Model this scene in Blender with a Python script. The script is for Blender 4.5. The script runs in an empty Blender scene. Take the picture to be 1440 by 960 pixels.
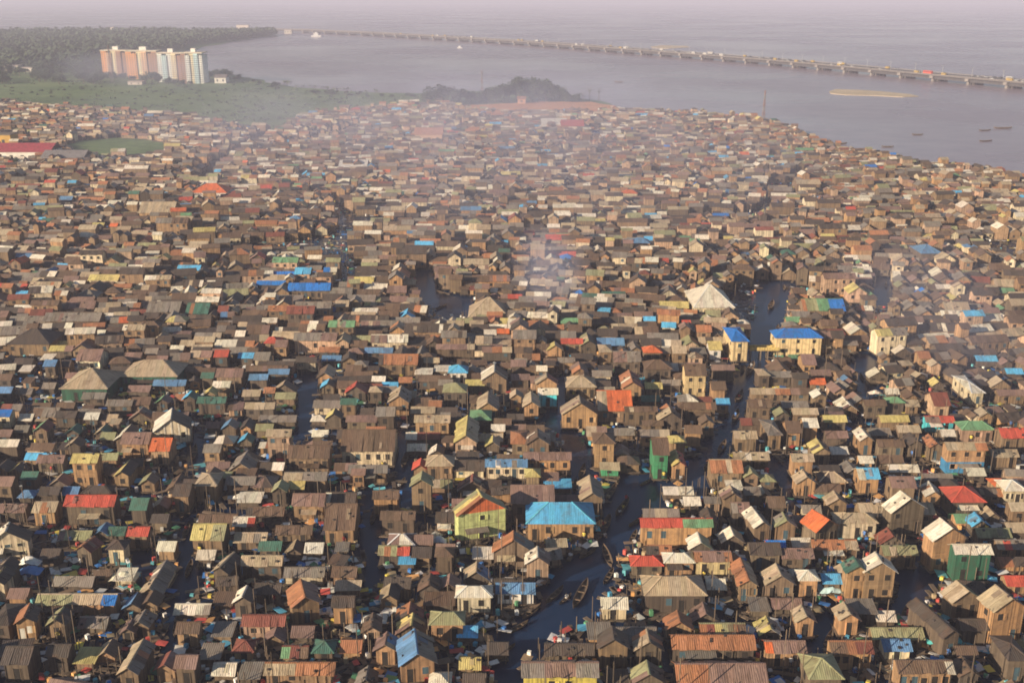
SMOKE = True
HAZE_D, HAZE_C = .00025, (.78,.79,1.0)
SUN_AZ, SUN_EL, SUN_E, SUN_C = -125, 18, 5.0, (1.0,.825,.61)
SKY_S, SKY_DUST, EXPO = .05, 0.8, 0.62
# traced buildings: box in photo pixels (1440x960) x0 y0 x1 y1, form, roof colours, wall colour, extras
TR = """
12 825 46 853 R p O
48 833 172 868 R kkkttU O @the long khaki roof with the bright blue end
20 848 58 905 G o/d O wins=2w rz=10
63 853 105 903 G k/d W
108 868 160 893 R g D
107 883 145 899 F u D
0 848 20 905 H d D
0 905 60 962 R d D
62 903 108 948 R d D
109 922 138 944 F y W stall
138 900 168 935 G t/b O
165 866 200 908 G p/p D
194 812 236 848 G t/g D
198 843 228 862 G b/b W
183 857 218 900 G g/g D
170 898 212 975 G t/g D
-12 797 12 848 G y/d C
72 818 140 834 R g D
160 803 194 827 F w C
180 843 200 866 G u/d W
262 806 296 837 R d D
296 808 346 840 R d D
243 848 302 874 R wwwwg D @the bright white-roofed shack beside the left canal
245 872 288 912 R b O
302 836 330 862 F b D
328 823 360 872 G w/d D
356 818 400 852 R d D
358 812 386 822 F c D
398 796 460 824 R g C
402 814 452 882 G o/p W rz=18 @the split orange and mauve gabled house
338 862 406 900 R rrr P
370 883 407 912 G r/p W
325 897 364 932 H r O
394 905 438 937 R nrb W
438 898 475 934 H x D
370 928 475 966 R ttoo O @the orange-ended long roof at the bottom
297 933 338 960 R w D @the glaring white roof at the bottom left
245 918 283 968 R p D
340 938 366 966 F g D
285 920 310 938 F g D
226 915 247 962 G r/p O
300 886 330 906 F g W
460 850 484 885 G o/t W
408 884 446 906 R p D
470 814 511 842 R t W
465 836 502 880 R d O
534 820 562 860 G t/d D
555 846 597 884 G o/r D
555 874 604 902 G y/d D
557 884 614 964 G u/g O wins=2 rz=9 @the blue-striped gable at the bottom centre
478 897 512 928 R o O
525 888 561 938 G p/u O
603 858 655 905 H k O @the olive hip roof with pale ridges
652 884 663 906 R c D
595 842 641 862 F b D
616 806 648 842 G p/p D
640 822 693 864 H w C
651 790 689 824 G t/u D
499 938 533 975 G g/d D
648 930 674 952 R y W stall @the glowing yellow stall
685 908 715 930 R d D
682 926 716 956 R p D
650 950 684 975 R d D
604 952 634 975 H w D
587 806 622 848 G b/d D
697 818 753 852 R u w stall @the blue-canopied white stall on the water
738 768 774 820 G w/p P @the narrow pink and cream gabled house
789 856 832 906 G t/b D
843 838 884 874 R w C
900 808 995 864 H t D @the wide tan hip-roofed house
732 882 772 936 G d/d D
765 902 836 932 R d D
733 927 843 985 R gpg y @the yellow and green shop at the bottom edge
838 880 886 942 G d/d D
888 884 934 938 G t/d D
886 928 936 985 G k/d D
850 938 884 970 R d O
932 858 976 902 G o/o O
938 898 974 932 R o P
943 934 972 985 R p P
993 812 1018 842 R w D
1026 784 1068 848 G o/t W wins=6 @the brown gable-fronted house with two rows of windows
1068 792 1120 846 G t/g W
1116 800 1154 843 H w O
1080 842 1130 866 R p D
1052 854 1082 870 F g D
1112 850 1148 898 G t/p O
1060 866 1100 908 G y/g D
980 876 1050 902 R orykob D
940 890 1064 936 R ooo D low @the upper half of the big rust-red double roof
944 928 1082 990 R opp D low @the lower half of the big rust-red double roof
1070 898 1136 940 R Oppp O
1122 918 1188 985 H k D @the pale olive pyramid roof
968 850 1012 884 G p/d D
1170 846 1211 896 G t/p O
1169 838 1208 848 F w D
1160 898 1230 945 R bor O wins=4 @the orange-walled shack with a rust roof
1150 805 1184 838 R c D
1178 780 1228 848 G x/x O s2 @the tall dark-green gabled house
1204 776 1263 848 G w/w W s2 @the tall cream gabled house
1228 864 1258 884 R w D
1218 880 1302 914 R k W
1233 896 1284 930 R u C
1276 840 1352 928 G d/d D rz=14 @the long dark roof running to a turquoise tarpaulin
1322 816 1382 874 G t/k W rz=12
1370 822 1446 910 G t/p O s2 rz=12 @the big orange-fronted house at the right edge
1340 868 1392 908 R d D
1252 925 1344 975 R bbbbw O wins=5 @the dark long roof with a white end
1338 905 1374 935 R b D
1338 922 1378 972 G b/b D
1390 893 1450 960 H d D
1404 808 1446 838 R R O
-5 670 26 706 R p W
12 650 39 674 G y/b W
-4 708 45 738 R p D
44 705 90 742 R t O
88 696 172 740 R RRR D @the long red roof on the left
-22 734 47 792 G w/d C s2 rz=14 @the cream gabled house at the left edge
-4 782 22 834 G d/d D
80 746 136 768 R k D
104 754 146 800 G o/r D rz=-16
136 736 156 762 G u/u D
28 688 53 714 H u D
28 663 60 692 R x D
66 668 106 692 G t/p D
53 684 92 712 R d D
88 684 116 708 R u D
114 682 164 706 H d D
98 638 148 688 R y O s2 @the two-storey ochre house on the left
112 668 138 684 F w D
164 646 190 690 G y/d W
199 664 222 694 G k/b W
215 698 241 724 G t/p O wins=2
214 722 240 748 R d D
177 740 216 774 R R W
155 742 178 762 R x D
150 758 183 795 H d C
221 760 252 790 R w O
62 770 86 800 R d D
186 700 212 740 R x D
209 616 250 655 R O P @the orange-roofed house by the striped tent roof
50 640 98 668 R p D
245 680 273 722 R d W
272 664 316 708 H t W
316 670 364 698 R g D
332 692 372 716 F w D
398 664 463 694 R tg W
406 676 430 704 R y D
382 674 406 712 G k/k D
409 694 462 734 R p W
346 712 404 736 R b D
278 722 338 744 R b D
267 736 326 782 R yyk W @the ochre and khaki roof by the left canal
326 726 363 756 R wcwR O @the cream, blue and red striped shack
328 748 380 776 R t D
454 708 509 768 R b O @the tall brown house with a brick-toned wall
386 738 443 770 R b D
400 758 430 788 G t/d D
300 776 338 832 G t/d D rz=-14
337 780 402 818 R t D
362 760 400 786 R x D
278 772 306 798 R w D
428 762 458 792 R w D
403 626 469 668 R b W wins=5 @the long brown house with a row of windows
373 604 413 648 R t P s2 @the tall tan block with windows
489 654 547 682 R g D
490 658 519 688 R p O wins=2
523 690 563 726 R b O
534 718 586 754 R b D
576 662 610 722 G k/k W s2 @the narrow olive tower-like house
531 766 578 796 R kkR D
558 784 588 804 F c D
643 666 687 702 G r/r D
636 688 714 764 G kyo/k Y s2 wins=2 gable=O rz=17 @the big yellow-green gabled house
612 768 638 808 H b D
664 780 694 796 F w D
598 640 640 676 H t W
582 644 601 672 G R O
692 746 752 800 G o/g W
682 646 742 676 R u C wins=5
478 604 561 657 R b C wins=5 @the long cream-walled house with brown roof
736 636 804 668 R p O
738 658 760 692 H y W
756 664 786 688 R p D
718 682 780 736 R ppp D
764 682 804 696 F c D
778 698 816 716 R p D
739 706 838 762 H c O open @the turquoise hip-roofed hall
812 668 850 728 G t/g D
832 608 866 660 H b O s2 wins=2 @the hip-roofed brown house by the canal
842 650 872 672 R t G
882 632 914 684 R p G
912 616 942 676 R b G s2 @the green-fronted two-storey house
938 632 966 676 G y/R O
896 700 934 722 R Rcugg D
902 716 956 736 R g D
898 728 1004 770 R RRRnn O @the red and green roofed row house by the canal
922 672 950 692 R x D
930 686 976 704 R w D
834 764 870 804 R b D
884 780 934 812 H R D @the small red hip roof
930 776 978 812 H w O
946 666 978 690 R u W
993 646 1046 688 R ooto W
1042 654 1068 688 G k/k W
1064 666 1092 688 H k D
1028 636 1083 662 R t D
1011 682 1046 726 G t/p W
1020 680 1044 698 F w D
1044 684 1068 716 R g D
1058 682 1086 712 G w/d D
1024 706 1056 744 R p D
1043 712 1086 766 G w/g W rz=8 @the long cream and grey gable near the red-orange lane roof
1084 720 1122 764 G k/g W
1008 740 1049 776 G w/t D
964 748 1002 796 G w/k D
973 774 1030 812 R p Y
1074 698 1106 736 R b D
1108 638 1146 672 R t O
1112 660 1150 700 G t/g O
1138 682 1184 700 R b D
1156 690 1194 728 G t/b W
1124 716 1182 772 G O/o D rz=26 @the long diagonal orange roof
1168 720 1236 760 H t C
1136 758 1208 788 R oot W
1093 770 1146 804 R p D
1048 762 1100 804 R d D
1108 760 1142 778 R w D
1018 778 1052 812 G o/r W
958 698 986 722 R w D
1198 658 1239 696 R wc O
1244 654 1294 672 R w D
1230 640 1272 660 R b D
1243 670 1290 710 R p W
1238 690 1304 756 G w/w D s2 rz=14 @the large cream-roofed house above the right canal
1320 684 1388 728 H R D @the broad red hip roof on the right
1398 674 1446 712 H w C wins=4 @the white house at the right edge
1293 728 1362 806 G w/b O s2 rz=10 @the tall cream and brown gabled house beside the green one
1330 764 1398 820 R w x s2 @the dark-green walled house with yellow posts
1355 720 1394 752 G c/c D
1378 714 1406 738 G t/p D
1234 766 1292 800 R k W
1228 742 1274 774 G r/b D
1392 758 1446 788 R gRgg W
1396 784 1446 806 R o O
1342 722 1362 744 R n O
1364 742 1424 768 R k D
1412 706 1446 738 R t W
1406 734 1446 762 R t D
1321 622 1390 668 R tto O s2 base=q @the orange house on a blue striped lower floor
1352 658 1388 680 R w D
83 518 176 566 H t x @the wide grey-tan hip roof with green walls
168 506 266 548 H t x @the second wide hip roof, red along its ridge
214 534 266 554 R u D
178 542 217 560 R p D
106 491 154 524 R p C wins=4
68 486 108 504 R y D
8 462 92 502 H d D @the big dark mound roof
64 506 82 532 R u D
60 498 76 514 F w D
30 514 46 530 F w D
58 538 84 556 R g D
20 546 52 562 R g D
-4 526 24 548 R b D
-4 544 24 566 R u D
-4 576 21 604 R U C
26 582 52 600 R w D
114 552 154 572 R g D
46 590 77 626 G n/r W
20 598 46 618 R g D
-6 604 24 624 R p D
-6 618 34 646 R pwpwg D
94 595 117 620 G x/x D
76 578 114 602 R d D
118 580 145 606 R w D
132 596 160 618 G x/x D
142 608 166 630 R k D
166 596 190 640 G w/b D
178 572 222 604 G p/g D
168 608 220 646 R p O
214 574 270 628 G w/d C stripes rz=14 @the cream and dark gable with striped front
92 613 122 646 G t/b D
148 562 192 584 R g D
218 554 242 580 G n/p D
300 492 326 520 R R D
334 496 360 516 R c D
302 518 347 550 R p W
282 524 304 546 R x D
298 536 328 560 R w D
285 543 308 572 G y/y W @the small yellow roof
344 514 408 536 R b D
349 526 380 550 R u D
376 518 410 540 R u D
381 534 420 562 G t/b D
368 544 392 566 R o D
386 552 419 572 R k W
340 548 370 568 R t D
343 566 390 590 R t D
363 584 420 602 R g D
358 596 388 618 R k D
256 549 280 580 G c/x D
276 558 322 584 R x D
310 588 338 616 G u/g D
338 608 356 634 G c/x D
438 608 464 622 R w D
424 620 470 644 R b W
436 584 462 600 H w D
450 532 474 556 G c/x D
456 574 484 604 G y/b D
412 468 477 498 R ggp P @the wide grey roof with a pinkish end
448 488 480 504 R o D
452 500 482 514 R u D
386 478 408 504 R p O
268 616 304 644 R p D
288 594 314 610 R p D
532 498 590 530 R o D
512 489 554 508 R u D
613 484 668 504 R p D
678 488 720 508 R pOt D
630 513 659 541 H c w @the small blue hip roof
610 514 634 530 F w D
583 520 609 534 F w D
588 528 634 550 R b D
484 536 518 566 G R/r D @the bright red roof
545 542 580 586 G t/g O
563 554 602 576 R w O
577 572 613 594 R t W
582 584 634 616 R t O
570 608 620 626 R wrr D
572 624 602 642 R w D
638 584 674 642 G y/t P @the narrow peach-walled gabled house
660 576 692 610 H n D
670 550 702 594 G t/g O
676 512 714 554 G w/b W
622 538 658 570 H k D
654 534 682 554 R y D
478 560 504 588 R x W
486 584 532 606 R p D
528 572 558 606 R g D
514 600 544 618 R o D
622 618 652 644 H r D
682 612 704 640 G y/t D
602 624 626 648 G w/b D
518 543 540 568 H t D
616 533 638 554 R g D
718 606 744 644 H o W
752 524 785 560 G t/r O
756 546 785 574 R w c @the bright cyan-walled house
735 550 759 590 G t/t O
716 547 735 578 G t/g O
718 506 740 534 R p D
718 526 745 548 R p D
794 528 839 562 H t W wins=4
788 556 842 604 G t/b O
836 549 890 596 R tOOO W @the long bright orange roof
870 520 904 566 G o/r W
738 602 774 646 G b/g W
782 608 810 640 R t W
900 556 928 572 R x D
905 538 932 558 R y D
928 534 958 552 R g D
868 570 934 600 R b D
922 572 962 606 G t/b D
893 590 942 610 R b D
898 604 942 630 R tgt O
840 484 862 512 H t W
902 486 932 512 H O W
768 480 792 506 G y/t O
788 476 820 500 R R D
860 494 902 526 R pg D
903 506 946 538 H b D
942 486 966 514 R t W
938 612 966 644 H y O
853 602 892 620 R g D
958 512 995 560 R b Y s2 @the tall yellow-walled block
992 480 1016 508 R y w
1016 460 1054 510 H U Y s2 dome @the smaller blue hip roof by the canal
1082 462 1158 503 H U Y s2 wins=6 @the blue-roofed hall beside the canal
1054 474 1084 496 R y O
998 513 1034 536 R p D
996 536 1022 566 R t O
1006 560 1025 584 R c O
980 558 1002 576 R r D
960 566 1008 594 R b D
980 582 1006 614 G b/b W
960 598 988 630 R b O
1052 546 1112 566 R tto W
1048 562 1086 594 R b D
1038 588 1074 612 R rb D
1028 606 1066 638 R t W
1108 546 1140 566 R p D
1095 564 1138 582 R wgwgwgw D
1110 574 1152 600 R t W
1098 592 1128 630 R b O
1123 588 1152 622 R w O
1068 590 1100 634 H g W
1138 546 1164 574 G w/d W
1134 532 1162 550 R O D @the small bright red-orange roof
1136 520 1170 538 R p D
1120 498 1149 530 R p O wins=2
1153 584 1192 610 R y D
1156 606 1194 628 R p D
1162 628 1194 648 R w D
1134 616 1170 658 G y/b W
1078 522 1114 546 R g D
1110 524 1138 550 R d D
1060 518 1084 548 H t D
1086 572 1112 600 G k/k D
1338 528 1386 572 H w C @the large cream hip-roofed house on the right
1341 592 1400 624 H n P @the green hip roof
1396 602 1446 636 R R D @the red roof at the right edge
1298 552 1338 590 R r P
1295 585 1344 610 R pR c
1242 558 1274 584 H n D
1266 562 1294 584 R t W
1210 562 1248 588 R b D
1222 574 1248 592 R p D
1232 584 1280 608 R y W
1256 598 1296 622 R t W
1198 600 1230 642 G w/t O @the cream barrel-roofed house with orange front
1294 610 1328 650 G o/p W
1240 546 1266 562 R w D
1286 494 1308 520 R o O
1302 504 1326 532 G t/p P
1252 484 1284 508 G w/b D
1216 516 1250 540 G w/b D
1302 530 1330 550 G y/b D
1366 500 1404 516 R c D
1408 518 1440 534 R c D
1400 502 1426 520 G p/b D
1384 528 1424 556 G t/b W
1396 548 1444 570 R p W
1368 572 1398 604 G t/k W
1216 602 1254 622 R g D
1228 618 1274 646 R b D
1268 608 1300 646 G d/d D
1386 632 1434 660 R t W
1318 604 1344 624 R cwc D
404 398 468 426 R U D @the bright blue roof among the middle rows
382 382 446 400 R U D
360 395 406 414 R U D
260 426 302 458 R x D
205 424 262 454 R g D
305 430 326 456 R r w
330 428 360 446 R g y
658 418 716 456 H t Y low big @the beige tent-shaped roof
962 400 1034 448 H w C low big @the broad beige dome roof
1278 344 1326 378 H u D @the pale blue roof far on the right
268 258 328 282 H O w
194 284 256 314 R t O
20 356 50 376 R u D
1120 420 1190 455 R knU W
1000 300 1026 314 R U D
704 414 734 434 R R D
774 418 802 434 H o D
1200 430 1228 446 R w D
1300 400 1340 420 R w D
1318 425 1366 455 R t W
1256 445 1300 470 R p w
845 410 880 430 R x D
60 440 150 470 R g D
130 375 200 392 R g D
"""
# open water channels: centre polylines in photo pixels with widths
CANALS = [
 [(1090,396,26),(1084,440,26),(1078,470,24),(1064,500,22),(1048,545,24),(1032,590,28),(1006,640,38),(984,672,34),(980,696,26)],
 [(900,672,64),(908,690,62),(882,735,46),(868,765,30),(835,790,44),(818,830,64),(780,872,78),(735,905,40),(716,930,24),(712,990,22)],
 [(1092,650,24),(1104,684,22),(1112,706,16)],
 [(262,722,12),(264,770,20),(266,835,14),(246,850,10),(236,960,12)],
 [(276,606,16),(272,660,16)],
 [(556,600,10),(568,650,18),(580,690,26),(600,740,16)],
 [(520,690,12),(526,790,14),(524,830,10)],
 [(788,530,12),(782,590,28),(812,630,20),(818,690,18)],
 [(1318,770,14),(1292,800,34),(1276,850,46),(1256,870,20)],
 [(1157,864,26),(1152,900,26),(1138,930,20)],
 [(1036,868,34),(1034,880,34)],
 [(937,870,8),(946,985,12)],
 [(1240,392,12),(1242,432,12)],
 [(1216,496,14),(1224,560,20)],
 [(596,380,12),(600,410,16),(628,420,56),(640,446,44)],
 [(436,530,14),(424,625,12)],
 [(205,690,8),(200,780,10),(204,830,8)],
 [(60,760,8),(62,830,10)],
]

CANALS = [[(a, b, c*(1.3 if i in (0, 1, 2, 8, 9) else 1.15)) for a, b, c in pl] for i, pl in enumerate(CANALS)]
import bpy, math, random, bisect
from mathutils import Vector, Matrix, noise as mnoise
import numpy as np
R = math.radians
SC = bpy.context.scene
COL = SC.collection
rng = random.Random(7)

# ------------------------------------------------------------------ camera model
CAMH = 85.0; FPX = 1480.0; PITCH = math.atan(488/FPX); CX, CY = 720.0, 480.0
cp, sp = math.cos(PITCH), math.sin(PITCH)
def ray(u, v):
    x = (u-CX)/FPX; z = -(v-CY)/FPX
    return Vector((x, cp+z*sp, -sp+z*cp))
def at(u, v, z=0.0):
    d = ray(u, v); t = (z-CAMH)/d.z
    return Vector((d.x*t, d.y*t, z))
def px(x, y, z):
    dz = z-CAMH
    dep = y*cp-dz*sp; up = y*sp+dz*cp
    return CX+FPX*x/dep, CY-FPX*up/dep
def dep(x, y, z=0): return y*cp-(z-CAMH)*sp

cam_d = bpy.data.cameras.new('camera'); cam = bpy.data.objects.new('camera', cam_d); COL.objects.link(cam)
cam.location = (0, 0, CAMH); cam.rotation_euler = (R(90)-PITCH, 0, 0)
cam_d.sensor_width = 36; cam_d.lens = 36*FPX/1440; cam_d.clip_end = 20000; cam_d.clip_start = 1
SC.camera = cam

# ------------------------------------------------------------------ materials
def nmat(name):
    m = bpy.data.materials.new(name); m.use_nodes = True
    nt = m.node_tree; nt.nodes.clear()
    out = nt.nodes.new('ShaderNodeOutputMaterial')
    return m, nt, out
def N(nt, t, **k):
    n = nt.nodes.new(t)
    for a, b in k.items(): setattr(n, a, b)
    return n
def math_n(nt, op, a, b=None, c=None):
    n = N(nt, 'ShaderNodeMath', operation=op)
    for i, s in enumerate((a, b, c)):
        if s is None: continue
        if isinstance(s, (int, float)): n.inputs[i].default_value = s
        else: nt.links.new(s, n.inputs[i])
    return n.outputs[0]
def ramp(nt, fac, stops):
    n = N(nt, 'ShaderNodeValToRGB'); nt.links.new(fac, n.inputs[0])
    e = n.color_ramp.elements
    e[0].position, e[0].color = stops[0][0], (*stops[0][1], 1)
    e[1].position, e[1].color = stops[-1][0], (*stops[-1][1], 1)
    for p, c in stops[1:-1]:
        x = e.new(p); x.color = (*c, 1)
    return n.outputs[0]
def mix(nt, fac, a, b, bt='MIX'):
    n = N(nt, 'ShaderNodeMix', data_type='RGBA', blend_type=bt)
    for i, s in ((0, fac), (6, a), (7, b)):
        if isinstance(s, (int, float)): n.inputs[i].default_value = s
        elif isinstance(s, tuple): n.inputs[i].default_value = (*s, 1)
        else: nt.links.new(s, n.inputs[i])
    return n.outputs[2]
def surf_coords(nt):
    """(across, down, z) coordinates in metres on any sloped or upright face"""
    g = N(nt, 'ShaderNodeNewGeometry')
    cr = N(nt, 'ShaderNodeVectorMath', operation='CROSS_PRODUCT'); nt.links.new(g.outputs['True Normal'], cr.inputs[0]); cr.inputs[1].default_value = (0.001, 0.002, 1)
    nm = N(nt, 'ShaderNodeVectorMath', operation='NORMALIZE'); nt.links.new(cr.outputs[0], nm.inputs[0])
    dt = N(nt, 'ShaderNodeVectorMath', operation='DOT_PRODUCT'); nt.links.new(nm.outputs[0], dt.inputs[0]); nt.links.new(g.outputs['Position'], dt.inputs[1])
    c2 = N(nt, 'ShaderNodeVectorMath', operation='CROSS_PRODUCT'); nt.links.new(g.outputs['True Normal'], c2.inputs[0]); nt.links.new(nm.outputs[0], c2.inputs[1])
    d2 = N(nt, 'ShaderNodeVectorMath', operation='DOT_PRODUCT'); nt.links.new(c2.outputs[0], d2.inputs[0]); nt.links.new(g.outputs['Position'], d2.inputs[1])
    return g, dt.outputs['Value'], d2.outputs['Value']
def comb(nt, a, b, c=0.0):
    n = N(nt, 'ShaderNodeCombineXYZ')
    for i, s in enumerate((a, b, c)):
        if isinstance(s, (int, float)): n.inputs[i].default_value = s
        else: nt.links.new(s, n.inputs[i])
    return n.outputs[0]
def noise(nt, vec, scale, detail=3, rough=.55):
    n = N(nt, 'ShaderNodeTexNoise'); n.inputs['Scale'].default_value = scale; n.inputs['Detail'].default_value = detail; n.inputs['Roughness'].default_value = rough
    if vec is not None: nt.links.new(vec, n.inputs['Vector'])
    return n.outputs['Fac']
def principled(nt, out, base, rough=.7, metal=0.0, normal=None, spec=.5):
    b = N(nt, 'ShaderNodeBsdfPrincipled')
    if isinstance(base, tuple): b.inputs['Base Color'].default_value = (*base, 1)
    else: nt.links.new(base, b.inputs['Base Color'])
    if isinstance(rough, (int, float)): b.inputs['Roughness'].default_value = rough
    else: nt.links.new(rough, b.inputs['Roughness'])
    b.inputs['Metallic'].default_value = metal; b.inputs['Specular IOR Level'].default_value = spec
    if normal is not None: nt.links.new(normal, b.inputs['Normal'])
    nt.links.new(b.outputs[0], out.inputs['Surface']); return b
def bump(nt, h, strength=.4, dist=.05):
    n = N(nt, 'ShaderNodeBump'); n.inputs['Strength'].default_value = strength; n.inputs['Distance'].default_value = dist
    nt.links.new(h, n.inputs['Height']); return n.outputs[0]
def colattr(nt):
    a = N(nt, 'ShaderNodeAttribute'); a.attribute_name = 'Col'; return a.outputs['Color']

def mk_tin():
    m, nt, out = nmat('corrugated_tin')
    g, u, w = surf_coords(nt)
    streak = noise(nt, comb(nt, math_n(nt, 'MULTIPLY', u, 2.6), math_n(nt, 'MULTIPLY', w, .35)), 1.0, 4, .65)
    blot = noise(nt, g.outputs['Position'], .55, 4, .6)
    fine = noise(nt, g.outputs['Position'], 3.5, 3, .6)
    c = colattr(nt)
    c = mix(nt, 1.0, c, ramp(nt, streak, [(.25, (.55, .53, .5)), (.5, (.95, .95, .95)), (.75, (1.25, 1.23, 1.2))]), 'MULTIPLY')
    rf = math_n(nt, 'MULTIPLY', ramp(nt, blot, [(.52, (0, 0, 0)), (.72, (1, 1, 1))]), .5)
    c = mix(nt, rf, c, (.13, .075, .045))
    c = mix(nt, math_n(nt, 'MULTIPLY', ramp(nt, fine, [(.55, (0, 0, 0)), (.75, (1, 1, 1))]), .35), c, (.07, .06, .05))
    wv = math_n(nt, 'SINE', math_n(nt, 'MULTIPLY', u, 22.0))
    principled(nt, out, c, .58, .12, bump(nt, wv, .5, .03))
    return m
def mk_wood():
    m, nt, out = nmat('weathered_planks')
    g, u, w = surf_coords(nt)
    pl = math_n(nt, 'FLOOR', math_n(nt, 'MULTIPLY', u, 4.5))
    wn = N(nt, 'ShaderNodeTexWhiteNoise', noise_dimensions='1D'); nt.links.new(pl, wn.inputs['W'])
    c = colattr(nt)
    c = mix(nt, 1.0, c, ramp(nt, wn.outputs['Value'], [(0, (.62, .6, .58)), (.5, (1, 1, 1)), (1, (1.25, 1.22, 1.18))]), 'MULTIPLY')
    st = noise(nt, g.outputs['Position'], .9, 4, .65)
    c = mix(nt, math_n(nt, 'MULTIPLY', ramp(nt, st, [(.45, (0, 0, 0)), (.7, (1, 1, 1))]), .45), c, (.06, .045, .035))
    sp_ = N(nt, 'ShaderNodeSeparateXYZ'); nt.links.new(g.outputs['Position'], sp_.inputs[0])
    damp = N(nt, 'ShaderNodeMapRange'); nt.links.new(sp_.outputs['Z'], damp.inputs['Value']); damp.inputs['From Min'].default_value = .1; damp.inputs['From Max'].default_value = .8; damp.inputs['To Min'].default_value = .6; damp.inputs['To Max'].default_value = 0
    c = mix(nt, damp.outputs[0], c, (.05, .042, .03))
    principled(nt, out, c, .85, 0)
    return m
def mk_plain(name, rough=.7, amt=.25, scale=2.0):
    m, nt, out = nmat(name)
    g = N(nt, 'ShaderNodeNewGeometry')
    n = noise(nt, g.outputs['Position'], scale, 4, .6)
    c = mix(nt, 1.0, colattr(nt), ramp(nt, n, [(.3, (1-amt,)*3), (.7, (1+amt,)*3)]), 'MULTIPLY')
    principled(nt, out, c, rough)
    return m
def mk_water(nm, c0, c1):
    m, nt, out = nmat(nm)
    g = N(nt, 'ShaderNodeNewGeometry')
    a = noise(nt, g.outputs['Position'], 1.3, 3, .6)
    b = noise(nt, g.outputs['Position'], .05, 3, .5)
    big = noise(nt, g.outputs['Position'], .004, 3, .5)
    h = math_n(nt, 'ADD', a, math_n(nt, 'MULTIPLY', b, 2.0))
    c = ramp(nt, b, [(.3, c0), (.7, c1)])
    rg = ramp(nt, big, [(.35, (.16,)*3), (.65, (.3,)*3)])
    p = principled(nt, out, c, rg, 0, bump(nt, h, .35, .08))
    p.inputs['IOR'].default_value = 1.33
    return m
def mk_ground(name, stops, scale, rough=.95):
    m, nt, out = nmat(name)
    g = N(nt, 'ShaderNodeNewGeometry')
    n = noise(nt, g.outputs['Position'], scale, 6, .65)
    f = noise(nt, g.outputs['Position'], scale*14, 4, .6)
    c = mix(nt, 1.0, ramp(nt, n, stops), ramp(nt, f, [(.3, (.7,)*3), (.7, (1.3,)*3)]), 'MULTIPLY')
    principled(nt, out, c, rough, 0, bump(nt, f, .5, .3))
    return m
def mk_leaf():
    m, nt, out = nmat('leaves')
    g = N(nt, 'ShaderNodeNewGeometry')
    n = noise(nt, g.outputs['Position'], .25, 4, .6)
    c = ramp(nt, n, [(.3, (.022, .04, .02)), (.5, (.04, .065, .028)), (.7, (.075, .10, .04))])
    principled(nt, out, c, .8)
    return m
M = dict(tin=mk_tin(), wood=mk_wood(), cloth=mk_plain('painted_cloth_and_plastic', .7, .12, 2), paint=mk_plain('painted_render', .8, .14, .3),
         concrete=mk_plain('weathered_concrete', .85, .2, .4), water=mk_water('silty_lagoon_water', (.26,.205,.25), (.31,.25,.295)), creek=mk_water('dark_creek_water', (.007, .021, .060), (.013, .034, .085)), leaf=mk_leaf(), skin=mk_plain('skin_and_clothes', .7, .1, 5),
         marsh=mk_ground('marsh_grass', [(.35, (.055, .105, .030)), (.5, (.085, .150, .042)), (.65, (.14, .20, .065))], .012),
         mud=mk_ground('trodden_mud', [(.3, (.07, .052, .038)), (.7, (.16, .12, .085))], .06),
         sand=mk_ground('orange_sand', [(.3, (.50, .21, .07)), (.7, (.66, .30, .11))], .03),
         pale_sand=mk_ground('pale_sand', [(.3, (.45, .36, .24)), (.7, (.62, .5, .34))], .05))

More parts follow.
